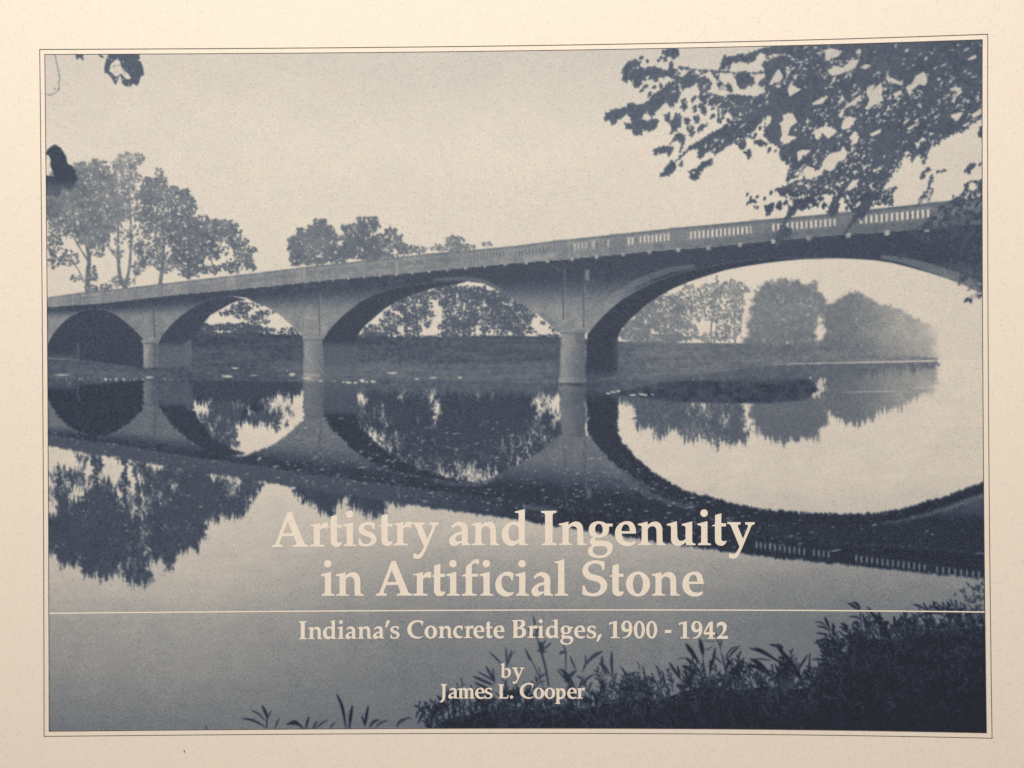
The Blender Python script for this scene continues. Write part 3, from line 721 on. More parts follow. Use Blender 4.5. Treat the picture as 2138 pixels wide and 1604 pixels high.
for s in ("660,15 690,40 720,110 690,100 670,60", "740,100 790,70 800,90 760,130 720,140", "600,60 650,50 660,80 620,110", "560,20 590,0 600,30 570,60", "1660,10 1700,0 1680,30", "1710,150 1730,125 1735,150", "1450,290 1490,240 1510,240 1470,290", "1640,600 1700,570 1720,600 1660,640", "1735,550 1780,540 1770,570 1740,575",
          "880,110 930,70 945,80 910,120", "300,0 340,20 310,60", "200,30 230,60 190,60", "420,90 440,60 440,100"):
    hol.append(z(1598, 400, Z(s)))
mass = fill(lf)
rim = []
for p in lf:
    if np.ndim(p) == 2 and len(p) < 60:
        p = np.asarray(p, float)
        p2 = np.concatenate([p, p[:1]])
        sg = np.concatenate([[0], np.cumsum(np.linalg.norm(np.diff(p2, axis=0), axis=1))])
        t = np.arange(0, sg[-1], 6.0) + rng.uniform(-2, 2, len(np.arange(0, sg[-1], 6.0)))
        x, y = np.interp(t, sg, p2[:, 0]), np.interp(t, sg, p2[:, 1])
        kk = (x > 1255) & (rng.random(len(t)) < .75)
        a = rng.normal(2.1, .75, kk.sum())
        l = rng.uniform(5, 11, kk.sum())
        rim.append(ovate(x[kk] - .4 * l * np.cos(a), y[kk] - .4 * l * np.sin(a), l, l * rng.uniform(.35, .55, kk.sum()), a))
rim = fill(rim)
hole = fill(hol)
core = blur(np.clip(mass - hole, 0, 1), 2)
n = 26000
q = np.stack([rng.uniform(1250, 2056, n), rng.uniform(84, 640, n)], 1)
c = np.clip((canvas(q) / SS).astype(int), 0, [W - 1, H - 1])
cv = core[c[:, 1], c[:, 0]]
k = cv > .46 + .12 * rng.random(n)
q = q[k]
ang = rng.normal(2.1, .5, len(q))
ln = rng.uniform(7, 15, len(q))
lv = ovate(q[:, 0] - .5 * ln * np.cos(ang), q[:, 1] - .5 * ln * np.sin(ang), ln, ln * rng.uniform(.34, .52, len(q)), ang)
keep = rng.random(len(q)) < .05 - .06 * ((q[:, 0] > 1915) & (q[:, 1] > 402)) + .16 * vnoise(40, 40, 82)[np.clip((canvas(q)[:, 1] / SS).astype(int), 0, H - 1), np.clip((canvas(q)[:, 0] / SS).astype(int), 0, W - 1)]
single = fill(lf[:-1][:0] + [p for p in lf if np.ndim(p) == 3] + [p for p in lf if np.ndim(p) == 2 and np.ptp(np.asarray(p)[:, 0]) < 75 and np.ptp(np.asarray(p)[:, 1]) < 70])
solid = mass
zone = sstep(1900, 1925, PX) * sstep(398, 412, PY)
solid = solid * (1 - zone * sstep(.56, .44, .6 * vnoise(11, 9, 85) + .4 * vnoise(5, 5, 86)))
single = single * (1 - .5 * zone)
mleaf = np.maximum(np.maximum(fill([lv[keep]]), rim * (1 - .6 * zone)), np.maximum(single * .98, solid) * (1 - .95 * hole))
mleaf = np.clip(mleaf, 0, 1)
e = element('printed_branch', 'dark leafy branch hanging into the upper right corner')
paint(mleaf, .765 + .05 * (vnoise(60, 60, 91) - .5) + .09 * (vnoise(6, 6, 92) - .5) + .03 * sstep(300, 100, PY) * sstep(1850, 2040, PX) + .04 * (PY > 400), e)

e = element('printed_leaf', 'torn dark leaves at the top left edge of the picture')
tl = [z(0, 0, Z("865,610 862,560 880,490 900,445 1150,440 1155,490 1130,495 1165,510 1185,570 1190,625 1165,630 1150,680 1135,710 1100,690 1080,715 1040,715 1010,690 1000,640 985,620 975,660 955,705 930,660 900,620 880,600")),
      z(0, 0, Z("620,440 685,440 690,505 660,475 635,495")), z(0, 0, Z("810,440 860,470 850,482 825,470")), ribbon(curve(z(0, 0, Z("452,440 470,530 490,625 487,700 487,740 455,770 420,785 380,780")), 5), 1.3, 1.0),
      blobs(np.array([123.5, 122, 114, 106]), np.array([158, 186, 186, 198]), np.array([1.6, 2, 2, 1.4]))]
th = [z(0, 0, Z("905,590 915,530 960,490 990,500 1000,540 1010,570 1060,610 1085,650 1050,660 1000,610 960,640 930,610"))]
n = 70
th.append(blobs(rng.uniform(225, 277, n), rng.uniform(118, 180, n), rng.uniform(.6, 2.0, n)))
solid = fill([blobs(np.array([268, 275, 286, 290, 270, 293, 285, 280]), np.array([122, 135, 140, 152, 118, 130, 160, 170]), np.array([9, 11, 11, 9, 9, 8, 9, 6.]), 9)])
paint(fill(tl) * (1 - fill(th) * (1 - solid)), .77, e)
paint(fill([blobs(rng.uniform(233, 262, 26), rng.uniform(132, 160, 26), rng.uniform(.5, 1.6, 26))]), .72, e)
e = element('printed_leaf', 'solid dark leaf hanging at the left edge of the picture')
dl = fill([z(0, 300, Z("370,90 395,55 425,20 460,10 500,35 525,70 548,110 555,165 600,190 618,225 640,295 615,335 585,395 555,380 520,355 500,420 470,450 440,430 370,430 370,260 450,275 430,215 415,180 420,130 400,95")),
           edge_leaves(z(0, 300, Z("395,55 460,10 525,70 555,165 618,225 640,295 585,395")), 4, (1, 2.4), .8)])
paint(dl, .875 - .16 * sstep(372, 400, PY), e)

# ---- reeds and bushes along the bottom
e_reed = element('printed_reeds', 'dark reeds and grass along the bottom of the picture')
CON = [(812, 1540), (830, 1524), (880, 1517), (905, 1496), (930, 1478), (980, 1468), (1030, 1458), (1060, 1447), (1120, 1460), (1170, 1450), (1220, 1456), (1260, 1446), (1300, 1440), (1340, 1438), (1380, 1438), (1420, 1422), (1460, 1412), (1500, 1408),
       (1540, 1416), (1580, 1412), (1600, 1408), (1650, 1416), (1685, 1412), (1700, 1395), (1720, 1368), (1745, 1345), (1770, 1330), (1800, 1312), (1830, 1306), (1860, 1312), (1890, 1306), (1920, 1296), (1950, 1292), (2000, 1287), (2075, 1280), (2075, 1540)]
rd = [[(x, min(y + (27 if 1690 < x < 2060 else 24), 1540)) for x, y in CON]]
cx_, cy_ = np.array(CON[1:-1]).T
n = 1300
bx = np.concatenate([rng.uniform(860, 2050, n - 450), rng.uniform(1690, 2055, 450)])
by = np.interp(bx, cx_, cy_) + rng.uniform(16, 60, n) + 26 * (vnoise(24, 24, 97)[0][np.clip(((bx - 95) / CX).astype(int), 0, W - 1)] - .5)
ang = -np.pi / 2 + rng.normal(0, .72, n) - .35 * (bx > 1690)
ln = rng.uniform(11, 34, n) * np.where(bx > 1690, .85, 1)
for i in range(n):
    ex, ey = bx[i] + ln[i] * np.cos(ang[i]), by[i] + ln[i] * np.sin(ang[i])
    mx, my = (bx[i] + ex) / 2 + rng.normal(0, 2), (by[i] + ey) / 2 + rng.normal(0, 2) - 2
    rd.append(blade([(bx[i], by[i]), (mx, my), (ex, ey)], rng.uniform(1.6, 4.4)))
BL = [((505, 1500), (530, 1505), (556, 1519), 4), ((525, 1483), (540, 1491), (554, 1505), 3), ((547, 1473), (554, 1487), (558, 1501), 6), ((567, 1484), (561, 1494), (557, 1503), 3), ((557, 1495), (557, 1510), (557, 1526), 3),
      ((583, 1499), (578, 1510), (573, 1524), 3), ((598, 1514), (615, 1507), (628, 1516), 6), ((606, 1512), (622, 1512), (634, 1522), 6), ((645, 1497), (641, 1510), (638, 1524), 5), ((663, 1506), (657, 1514), (652, 1524), 4), ((684, 1503), (670, 1512), (655, 1524), 3),
      ((700, 1507), (693, 1515), (688, 1524), 3), ((703, 1449), (715, 1478), (723, 1524), 6), ((736, 1473), (732, 1495), (729, 1526), 7), ((769, 1474), (765, 1495), (762, 1518), 6), ((755, 1494), (759, 1505), (763, 1518), 4), ((792, 1503), (780, 1507), (770, 1522), 5),
      ((810, 1505), (795, 1509), (783, 1521), 3), ((430, 1515), (431, 1520), (432, 1527), 2), ((832, 1512), (850, 1500), (862, 1502), 3), ((828, 1520), (835, 1505), (850, 1500), 3), ((868, 1500), (874, 1485), (890, 1478), 4), ((872, 1512), (880, 1495), (888, 1480), 5),
      ((887, 1477), (900, 1490), (912, 1505), 3), ((900, 1500), (915, 1478), (930, 1470), 4), ((905, 1470), (915, 1485), (930, 1500), 4), ((945, 1462), (948, 1485), (950, 1510), 5), ((960, 1462), (960, 1480), (958, 1500), 4),
      ((1022, 1361), (1036, 1375), (1052, 1392), 4), ((1056, 1351), (1058, 1375), (1060, 1400), 4), ((1068, 1356), (1064, 1372), (1060, 1390), 4), ((1077, 1360), (1070, 1365), (1063, 1380), 2), ((987, 1412), (1008, 1421), (1032, 1432), 6), ((997, 1402), (1015, 1412), (1034, 1424), 4),
      ((1014, 1391), (1024, 1408), (1034, 1428), 6), ((1029, 1394), (1030, 1408), (1034, 1422), 4), ((990, 1425), (1005, 1432), (1030, 1442), 5), ((983, 1428), (984, 1438), (984, 1450), 2),
      ((1113, 1287), (1116, 1298), (1118, 1312), 4), ((1118, 1312), (1125, 1345), (1135, 1385), 3), ((1128, 1350), (1139, 1395), (1148, 1445), 4.5), ((1097, 1355), (1106, 1375), (1111, 1380), 5), ((1108, 1375), (1122, 1405), (1136, 1438), 2.5), ((1176, 1345), (1181, 1365), (1181, 1420), 3),
      ((1168, 1366), (1174, 1362), (1183, 1362), 6), ((1103, 1310), (1108, 1320), (1118, 1330), 5), ((1125, 1310), (1120, 1320), (1118, 1328), 4), ((1140, 1335), (1134, 1345), (1128, 1352), 4), ((1150, 1342), (1142, 1350), (1130, 1358), 4), ((1122, 1360), (1130, 1358), (1142, 1362), 5),
      ((1128, 1340), (1132, 1352), (1134, 1366), 8), ((1190, 1369), (1196, 1385), (1204, 1400), 4), ((1258, 1360), (1240, 1370), (1218, 1392), 7), ((1222, 1368), (1223, 1385), (1215, 1405), 4), ((1277, 1360), (1277, 1385), (1279, 1415), 6), ((1257, 1370), (1258, 1390), (1268, 1412), 7),
      ((1250, 1385), (1262, 1392), (1275, 1412), 6), ((1168, 1396), (1185, 1410), (1202, 1440), 7), ((1203, 1400), (1190, 1412), (1178, 1425), 8), ((1176, 1398), (1182, 1415), (1190, 1430), 9), ((1163, 1398), (1170, 1406), (1180, 1420), 3), ((1220, 1412), (1212, 1430), (1206, 1450), 4),
      ((1240, 1408), (1225, 1418), (1215, 1432), 4), ((1330, 1380), (1334, 1390), (1336, 1400), 2), ((1340, 1390), (1344, 1398), (1346, 1406), 3), ((1295, 1392), (1303, 1402), (1310, 1415), 4), ((1310, 1412), (1322, 1405), (1338, 1404), 3), ((1352, 1412), (1364, 1420), (1376, 1432), 5),
      ((1432, 1344), (1443, 1360), (1462, 1388), 9), ((1461, 1334), (1465, 1352), (1468, 1370), 9), ((1467, 1368), (1469, 1395), (1471, 1425), 2.5), ((1398, 1383), (1408, 1400), (1422, 1420), 6), ((1415, 1390), (1417, 1404), (1420, 1420), 5), ((1424, 1391), (1438, 1396), (1462, 1412), 8),
      ((1432, 1376), (1446, 1384), (1464, 1405), 5), ((1412, 1376), (1428, 1374), (1444, 1378), 2), ((1384, 1402), (1386, 1415), (1388, 1426), 4), ((1493, 1352), (1490, 1375), (1482, 1402), 6), ((1482, 1380), (1484, 1392), (1482, 1410), 6),
      ((1494, 1318), (1500, 1340), (1507, 1362), 2.5), ((1505, 1360), (1512, 1385), (1518, 1425), 3), ((1506, 1334), (1506, 1342), (1504, 1350), 3), ((1540, 1350), (1526, 1356), (1514, 1372), 3), ((1545, 1349), (1530, 1362), (1518, 1378), 4), ((1527, 1378), (1520, 1384), (1516, 1396), 5),
      ((1485, 1366), (1498, 1376), (1510, 1388), 3), ((1488, 1348), (1478, 1356), (1470, 1356), 2), ((1468, 1338), (1482, 1339), (1496, 1339), 1.5), ((1541, 1382), (1543, 1386), (1540, 1392), 4), ((1565, 1353), (1600, 1366), (1642, 1392), 6), ((1575, 1352), (1595, 1360), (1620, 1378), 4),
      ((1607, 1346), (1618, 1348), (1630, 1354), 5), ((1622, 1344), (1632, 1352), (1630, 1362), 6), ((1622, 1350), (1645, 1376), (1672, 1408), 9), ((1687, 1367), (1676, 1384), (1664, 1402), 5), ((1692, 1362), (1690, 1375), (1692, 1388), 3), ((1566, 1376), (1585, 1386), (1610, 1410), 9),
      ((1562, 1389), (1582, 1394), (1612, 1415), 8), ((1570, 1378), (1588, 1376), (1612, 1380), 3), ((1628, 1382), (1645, 1396), (1668, 1412), 6), ((1540, 1400), (1545, 1392), (1560, 1394), 3), ((1655, 1392), (1664, 1402), (1675, 1420), 7),
      ((1700, 1299), (1714, 1300), (1728, 1310), 3), ((1704, 1322), (1720, 1324), (1738, 1332), 4), ((1706, 1308), (1720, 1310), (1736, 1320), 4), ((1699, 1344), (1716, 1336), (1736, 1338), 5), ((1722, 1288), (1727, 1300), (1733, 1315), 6), ((1738, 1300), (1740, 1315), (1740, 1335), 5),
      ((1712, 1355), (1722, 1342), (1738, 1340), 4), ((1770, 1259), (1782, 1266), (1794, 1274), 6), ((1779, 1257), (1790, 1262), (1796, 1274), 6), ((1772, 1288), (1786, 1288), (1798, 1294), 4), ((1796, 1272), (1797, 1290), (1800, 1312), 3), ((1811, 1267), (1820, 1280), (1830, 1300), 5), ((1835, 1278), (1836, 1290), (1832, 1304), 7),
      ((1820, 1280), (1828, 1288), (1834, 1300), 8), ((1759, 1300), (1764, 1306), (1772, 1308), 6), ((1780, 1304), (1786, 1300), (1796, 1302), 6), ((1802, 1280), (1803, 1292), (1804, 1304), 3), ((1866, 1286), (1868, 1298), (1866, 1310), 6), ((1880, 1290), (1876, 1300), (1872, 1312), 6), ((1896, 1290), (1902, 1300), (1908, 1312), 5),
      ((1906, 1262), (1920, 1266), (1938, 1276), 4), ((1927, 1258), (1932, 1266), (1938, 1276), 4), ((1950, 1264), (1958, 1270), (1966, 1278), 4), ((1965, 1266), (1966, 1272), (1962, 1280), 4), ((1915, 1290), (1935, 1280), (1960, 1282), 5), ((1995, 1264), (1998, 1272), (2004, 1276), 2), ((1925, 1284), (1950, 1276), (1985, 1280), 5)]
for i in range(70):
    x = rng.uniform(880, 2050)
    y = np.interp(x, cx_, cy_) + rng.uniform(12, 34)
    sp = rng.uniform(.35, .8)
    h = rng.uniform(20, 56) * (1.0 if x < 1690 else .85)
    lean = rng.normal(0, .3) - (.25 if x > 1690 else 0)
    for a in np.linspace(-1, 1, rng.integers(4, 9)):
        an = -np.pi / 2 + lean + sp * a + rng.normal(0, .1)
        l = h * (1 - .35 * abs(a)) * rng.uniform(.7, 1.1)
        dx, dy = l * np.cos(an), l * np.sin(an)
        rd.append(blade([(x, y), (x + .5 * dx, y + .58 * dy), (x + dx + 3 * np.sign(a) * rng.random(), y + dy + rng.uniform(0, .2) * l)], rng.uniform(1.8, 4.2)))
def plant(x, y, h, lean):
    top = (x + h * np.sin(lean), y - h * np.cos(lean))
    mid = (x + .45 * h * np.sin(lean * .6), y - .5 * h)
    out = [ribbon(curve([(x, y), mid, top], 5), 2.4, 1.0)]
    st_ = curve([(x, y), mid, top], 12)
    nl = int(rng.integers(7, 12))
    for j, t in enumerate(np.linspace(.25, 1, nl)):
        p = st_[int(t * (len(st_) - 1))]
        side = 1 if j % 2 else -1
        an = -np.pi / 2 + lean + side * rng.uniform(.35, .95) * (1.15 - .5 * t)
        l = h * rng.uniform(.28, .46) * (1.05 - .35 * t)
        dx, dy = l * np.cos(an), l * np.sin(an)
        out.append(blade([p, (p[0] + .55 * dx, p[1] + .62 * dy), (p[0] + dx * 1.08, p[1] + dy * .92 + rng.uniform(0, .12) * l)], rng.uniform(2.0, 4.2)))
    return out


for i in range(105):
    x = rng.uniform(890, 1700) if i < 62 else rng.uniform(1690, 2050)
    rd += plant(x, np.interp(x, cx_, cy_) + rng.uniform(14, 34), rng.uniform(34, 66) * (1 if x < 1690 else .78), rng.normal(-.1, .28))
for b in BL:
    rd.append(blade(b[:3], b[3]))
reeds = fill(rd)
gap = []
n = 900
gx = rng.uniform(890, 2050, n)
gy = np.interp(gx, cx_, cy_) + rng.gamma(1.6, 15, n) * np.where(gx > 1700, .9, 1)
gap.append(ovate(gx, gy, rng.gamma(2, 1.6, n) + 1.2, rng.uniform(1, 3, n), rng.normal(-1.2, .7, n)))
gm = fill(gap)
paint(reeds, np.clip(1.0 - .10 * sstep(1460, 1390, PY) * sstep(1500, 1200, PX) + .05 * (vnoise(20, 20, 95) - .5), 0, 1), e_reed)
paint(gm * reeds, .66 + .30 * sstep(1440, 1520, PY) + .15 * sstep(1350, 1700, PX))
# weeds in front, a shade lighter than the dark behind them
wd = []
n = 1500
wx = rng.uniform(870, 2050, n); wy = np.interp(wx, cx_, cy_) + rng.gamma(1.8, 38, n)
wa = -np.pi / 2 + rng.normal(0, .8, n); wl = rng.uniform(8, 26, n)
for i in range(n):
    ex, ey = wx[i] + wl[i] * np.cos(wa[i]), wy[i] + wl[i] * np.sin(wa[i])
    wd.append(blade([(wx[i], wy[i]), ((wx[i] + ex) / 2 + rng.normal(0, 2.5), (wy[i] + ey) / 2 - 2), (ex, ey)], rng.uniform(1.2, 3)))
paint(fill(wd) * reeds * (.25 + .6 * vnoise(40, 30, 96)), .82 + .06 * sstep(1450, 1520, PY) - .05 * sstep(1500, 1200, PX))
dimx = rng.uniform(1200, 2050, 700); dimy = np.interp(dimx, cx_, cy_) + rng.uniform(15, 240, 700)
paint(fill([ovate(dimx, dimy, rng.uniform(2, 8, 700), rng.uniform(1, 2.4, 700), rng.normal(-1, .8, 700))]) * reeds * .35, .84)
rl = [ovate(rng.normal(2045, 18, 90), rng.normal(1250, 22, 90), rng.uniform(5, 12, 90), rng.uniform(3, 6, 90), rng.uniform(0, 6.28, 90)), ribbon(curve([(2005, 1232), (2018, 1250), (2030, 1278)]), 2, 1.5), ribbon([(2012, 1225), (2020, 1250)], 2, 1)]
paint(fill(rl) * (PY < 1290), .86, e_reed)
# the soft edge of a halftone seen through a phone lens
for ax in (0, 1):
    Dp = np.concatenate([np.take(D, [0], ax), D, np.take(D, [-1], ax)], ax)
    sl = [slice(None), slice(None)]
    lo_, hi_ = list(sl), list(sl)
    lo_[ax] = slice(0, -2); hi_[ax] = slice(2, None)
    D = .66 * D + .17 * (Dp[tuple(lo_)] + Dp[tuple(hi_)])
D = np.clip(D, 0, 1).astype(np.float32)

# ---------------------------------------------------------------- materials


def s2l(c):
    c = c / 255.0
    return c / 12.92 if c <= .04045 else ((c + .055) / 1.055) ** 2.4


PAPER = (235, 221, 204)
INK = (28, 34, 46)


def node(nt, t, **kw):
    n = nt.nodes.new(t)
    for k, v in kw.items():
        setattr(n, k, v)
    return n


def math_n(nt, op, a, b):
    n = node(nt, 'ShaderNodeMath', operation=op)
    for i, q in enumerate((a, b)):
        if isinstance(q, (int, float)):
            n.inputs[i].default_value = q
        else:
            nt.links.new(q, n.inputs[i])
    return n.outputs[0]


def paper_material(name, attr=None, density=0.0, ink=INK, grain=0.18):
    m = bpy.data.materials.new(name)
    m.use_nodes = True
    nt = m.node_tree
    bs = nt.nodes['Principled BSDF']
    geo = node(nt, 'ShaderNodeNewGeometry')

    def noise(scale, detail=2.0, stretch=None, rough=.6):
        n = node(nt, 'ShaderNodeTexNoise')
        n.inputs['Scale'].default_value = scale
        n.inputs['Detail'].default_value = detail
        n.inputs['Roughness'].default_value = rough
        src = geo.outputs['Position']
        if stretch:
            mp = node(nt, 'ShaderNodeMapping')
            mp.inputs['Rotation'].default_value = (0, 0, stretch[2])
            mp.inputs['Scale'].default_value = (stretch[0], stretch[1], 1)
            nt.links.new(src, mp.inputs['Vector'])
            src = mp.outputs[0]
        nt.links.new(src, n.inputs['Vector'])
        return n
    if attr:
        at = node(nt, 'ShaderNodeAttribute', attribute_name=attr)
        d = at.outputs['Fac']
    else:
        d = node(nt, 'ShaderNodeValue')
        d.outputs[0].default_value = density
        d = d.outputs[0]
    g1 = noise(2600, 2.0)                     # press grain
    g2 = noise(420, 3.0)                      # soft mottling
    grn = math_n(nt, 'ADD', math_n(nt, 'MULTIPLY', math_n(nt, 'MULTIPLY', math_n(nt, 'SUBTRACT', g1.outputs[0], .5), grain * 1.9), math_n(nt, 'MINIMUM', math_n(nt, 'ADD', math_n(nt, 'MULTIPLY', d, 1.3), .42), 1.0)),
                 math_n(nt, 'MULTIPLY', math_n(nt, 'SUBTRACT', g2.outputs[0], .5), .05))
    # short dark fibres in the stock
    fl = None
    for sx, sy, rz, sd in ((1, .5, .7, 2300), (.5, 1, .35, 2100), (1, 1, 0, 1500)):
        n = noise(sd, 1.0, (sx, sy, rz))
        r = node(nt, 'ShaderNodeMapRange')
        r.inputs['From Min'].default_value = .635
        r.inputs['From Max'].default_value = .76
        nt.links.new(n.outputs[0], r.inputs['Value'])
        fl = r.outputs[0] if fl is None else math_n(nt, 'MAXIMUM', fl, r.outputs[0])
    d = math_n(nt, 'ADD', math_n(nt, 'ADD', d, grn), math_n(nt, 'MULTIPLY', fl, .075))
    ramp = node(nt, 'ShaderNodeValToRGB')
    nt.links.new(d, ramp.inputs[0])
    cr = ramp.color_ramp
    ks = [0, .125, .25, .375, .5, .625, .75, .875, 1]
    cr.elements[0].position, cr.elements[1].position = 0, 1
    els = [cr.elements[0]] + [cr.elements.new(k) for k in ks[1:-1]] + [cr.elements[-1]]
    for el, k in zip(cr.elements, ks):
        el.color = tuple(s2l(float(np.interp(k, [0, .25, .5, .75, .9, 1], [PAPER[i], (176, 172, 167)[i], (120, 125, 131)[i], (75, 84, 100)[i], (49, 58, 77)[i], ink[i]]) if ink is INK
                                   else PAPER[i] * (1 - k) + ink[i] * k)) for i in range(3)) + (1,)
    # faint warm / cool blotches of the stock
    hue = noise(380, 4.0)
    mix = node(nt, 'ShaderNodeMix', data_type='RGBA', blend_type='MULTIPLY')
    mix.inputs[0].default_value = 1.0
    tint = node(nt, 'ShaderNodeValToRGB')
    nt.links.new(hue.outputs[0], tint.inputs[0])
    tint.color_ramp.elements[0].position = .3
    tint.color_ramp.elements[1].position = .7
    tint.color_ramp.elements[0].color = (1.0, .962, .975, 1)
    tint.color_ramp.elements[1].color = (.968, 1.0, .972, 1)
    nt.links.new(ramp.outputs[0], mix.inputs[6])
    nt.links.new(tint.outputs[0], mix.inputs[7])
    nt.links.new(mix.outputs[2], bs.inputs['Base Color'])
    bs.inputs['Roughness'].default_value = .62
    bs.inputs['Specular IOR Level'].default_value = .28
    bump = node(nt, 'ShaderNodeBump')
    bump.inputs['Strength'].default_value = .06
    bump.inputs['Distance'].default_value = .0001
    nt.links.new(g2.outputs[0], bump.inputs['Height'])
    nt.links.new(bump.outputs[0], bs.inputs['Normal'])
    return m


M_PRINT = paper_material('printed_ink', attr='ink')
M_STOCK = paper_material('speckled_cream_paper', density=0.0, grain=.08)
M_LINE = paper_material('border_ink', density=.76, ink=(40, 26, 34))


def plain(name, color, rough=.7, noise_scale=None, color2=None, stretch=(1, 1, 1)):
    m = bpy.data.materials.new(name)
    m.use_nodes = True
    nt = m.node_tree
    bs = nt.nodes['Principled BSDF']
    bs.inputs['Roughness'].default_value = rough
    if noise_scale:
        tc = node(nt, 'ShaderNodeTexCoord')
        mp = node(nt, 'ShaderNodeMapping')
        mp.inputs['Scale'].default_value = stretch
        n = node(nt, 'ShaderNodeTexNoise')
        n.inputs['Scale'].default_value = noise_scale
        n.inputs['Detail'].default_value = 5
        r = node(nt, 'ShaderNodeValToRGB')
        r.color_ramp.elements[0].color = (*color, 1)
        r.color_ramp.elements[1].color = (*color2, 1)
        r.color_ramp.elements[0].position = .35
        r.color_ramp.elements[1].position = .65
        nt.links.new(tc.outputs['Object'], mp.inputs[0])
        nt.links.new(mp.outputs[0], n.inputs['Vector'])
        nt.links.new(n.outputs[0], r.inputs[0])
        nt.links.new(r.outputs[0], bs.inputs['Base Color'])
    else:
        bs.inputs['Base Color'].default_value = (*color, 1)
    return m


M_PAGES = plain('page_edges', (.62, .57, .48), .8, 900, (.74, .69, .60), (.02, .02, 3))
M_TABLE = plain('table_wood', (.20, .11, .055), .45, 14, (.33, .19, .10), (1, 9, 1))

# ---------------------------------------------------------------- objects


def mesh_obj(name, verts, faces, mat, parent=None, smooth=False):
    me = bpy.data.meshes.new(name)
    me.from_pydata([tuple(map(float, v)) for v in verts], [], [tuple(map(int, f)) for f in faces])
    me.materials.append(mat)
    if smooth:
        me.polygons.foreach_set('use_smooth', np.ones(len(me.polygons), bool))
    me.update()
    o = bpy.data.objects.new(name, me)
    col.objects.link(o)
    o.parent = parent
    return o


def quad_mesh(name, co, quads, mat, parent, ink=None):
    me = bpy.data.meshes.new(name)
    nq = len(quads)
    me.vertices.add(len(co))
    me.vertices.foreach_set('co', co.astype(np.float32).ravel())
    me.loops.add(nq * 4)
    me.loops.foreach_set('vertex_index', quads.astype(np.int32).ravel())
    me.polygons.add(nq)
    me.polygons.foreach_set('loop_start', (np.arange(nq) * 4).astype(np.int32))
    me.polygons.foreach_set('use_smooth', np.ones(nq, bool))
    if ink is not None:
        a = me.attributes.new('ink', 'FLOAT', 'POINT')
        a.data.foreach_set('value', ink.astype(np.float32))
    me.materials.append(mat)
    me.update(calc_edges=True)
    o = bpy.data.objects.new(name, me)
    col.objects.link(o)
    o.parent = parent
    return o


THICK = 110.0                              # book thickness in page units (14 mm)
BU0, BU1, BV0, BV1 = -1135.0, 1112.0, -848.0, 876.0

book = bpy.data.objects.new('book', None)
col.objects.link(book)
book['label'] = 'cream landscape paperback with a blue grey bridge photograph and title on its cover'
book['category'] = 'book'


def slab(name, ztop, zbot, mat, rect, nx=72, ny=54):
    """closed sheet whose top and bottom follow functions of u, v"""
    u = np.linspace(rect[0], rect[1], nx + 1)
    v = np.linspace(rect[2], rect[3], ny + 1)
    A, B = np.meshgrid(u, v)
    top = np.stack([A * S, -B * S, ztop(A, B) * S], -1).reshape(-1, 3)
    bot = np.stack([A * S, -B * S, zbot(A, B) * S], -1).reshape(-1, 3)
    n = len(top)
    idx = np.arange(n).reshape(ny + 1, nx + 1)
    f = []
    q = np.stack([idx[:-1, :-1], idx[1:, :-1], idx[1:, 1:], idx[:-1, 1:]], -1).reshape(-1, 4)
    f += q.tolist()
    f += (q[:, ::-1] + n).tolist()
    ring = np.concatenate([idx[0, :-1], idx[:-1, -1], idx[-1, :0:-1], idx[:0:-1, 0]])
    for a, b in zip(ring, np.roll(ring, -1)):
        f.append([a, b, b + n, a + n])
    return mesh_obj(name, np.concatenate([top, bot]), f, mat, book)


slab('front_cover', lambda u, v: zf(u, v) - .45, lambda u, v: zf(u, v) - 3.2, M_STOCK, (BU0, BU1, BV0, BV1), 120, 90)
slab('page_block', lambda u, v: zf(u, v) * .92 - 3.6, lambda u, v: 0 * u - THICK + 3, M_PAGES, (BU0 + 6, BU1 - 6, BV0 + 6, BV1 - 6))
slab('back_cover', lambda u, v: 0 * u - THICK + 2.6, lambda u, v: 0 * u - THICK, M_STOCK, (BU0, BU1, BV0, BV1), 2, 2)
spine = mesh_obj('spine', [(BU0 * S, -BV0 * S, -THICK * S), (BU0 * S, -BV1 * S, -THICK * S), (BU0 * S, -BV1 * S, (zf(BU0, BV1) - .5) * S), (BU0 * S, -BV0 * S, (zf(BU0, BV0) - .5) * S)] +
                 [((BU0 - 3) * S, -BV0 * S, -THICK * S), ((BU0 - 3) * S, -BV1 * S, -THICK * S), ((BU0 - 3) * S, -BV1 * S, (zf(BU0, BV1) - .5) * S), ((BU0 - 3) * S, -BV0 * S, (zf(BU0, BV0) - .5) * S)],
                 [(0, 1, 2, 3), (7, 6, 5, 4), (0, 4, 5, 1), (1, 5, 6, 2), (2, 6, 7, 3), (3, 7, 4, 0)], M_STOCK, book)

# ---- printed picture, one mesh per depicted element
V3 = world_co(GU, GV, 0.0).reshape(-1, 3)
cid = IDM[:-1, :-1].ravel()
vid = np.arange(W * H).reshape(H, W)
Q = np.stack([vid[:-1, :-1], vid[1:, :-1], vid[1:, 1:], vid[:-1, 1:]], -1).reshape(-1, 4)
Dr = D.ravel()
picture = None
for k, (nm, lb) in enumerate(ELEMENTS):
    q = Q[cid == k]
    if not len(q):
        continue
    used, inv = np.unique(q.ravel(), return_inverse=True)
    o = quad_mesh(nm, V3[used], inv.reshape(-1, 4), M_PRINT, book if k == 0 else picture, Dr[used])
    o['label'] = lb
    if k == 0:
        picture = o

# ---- double border lines


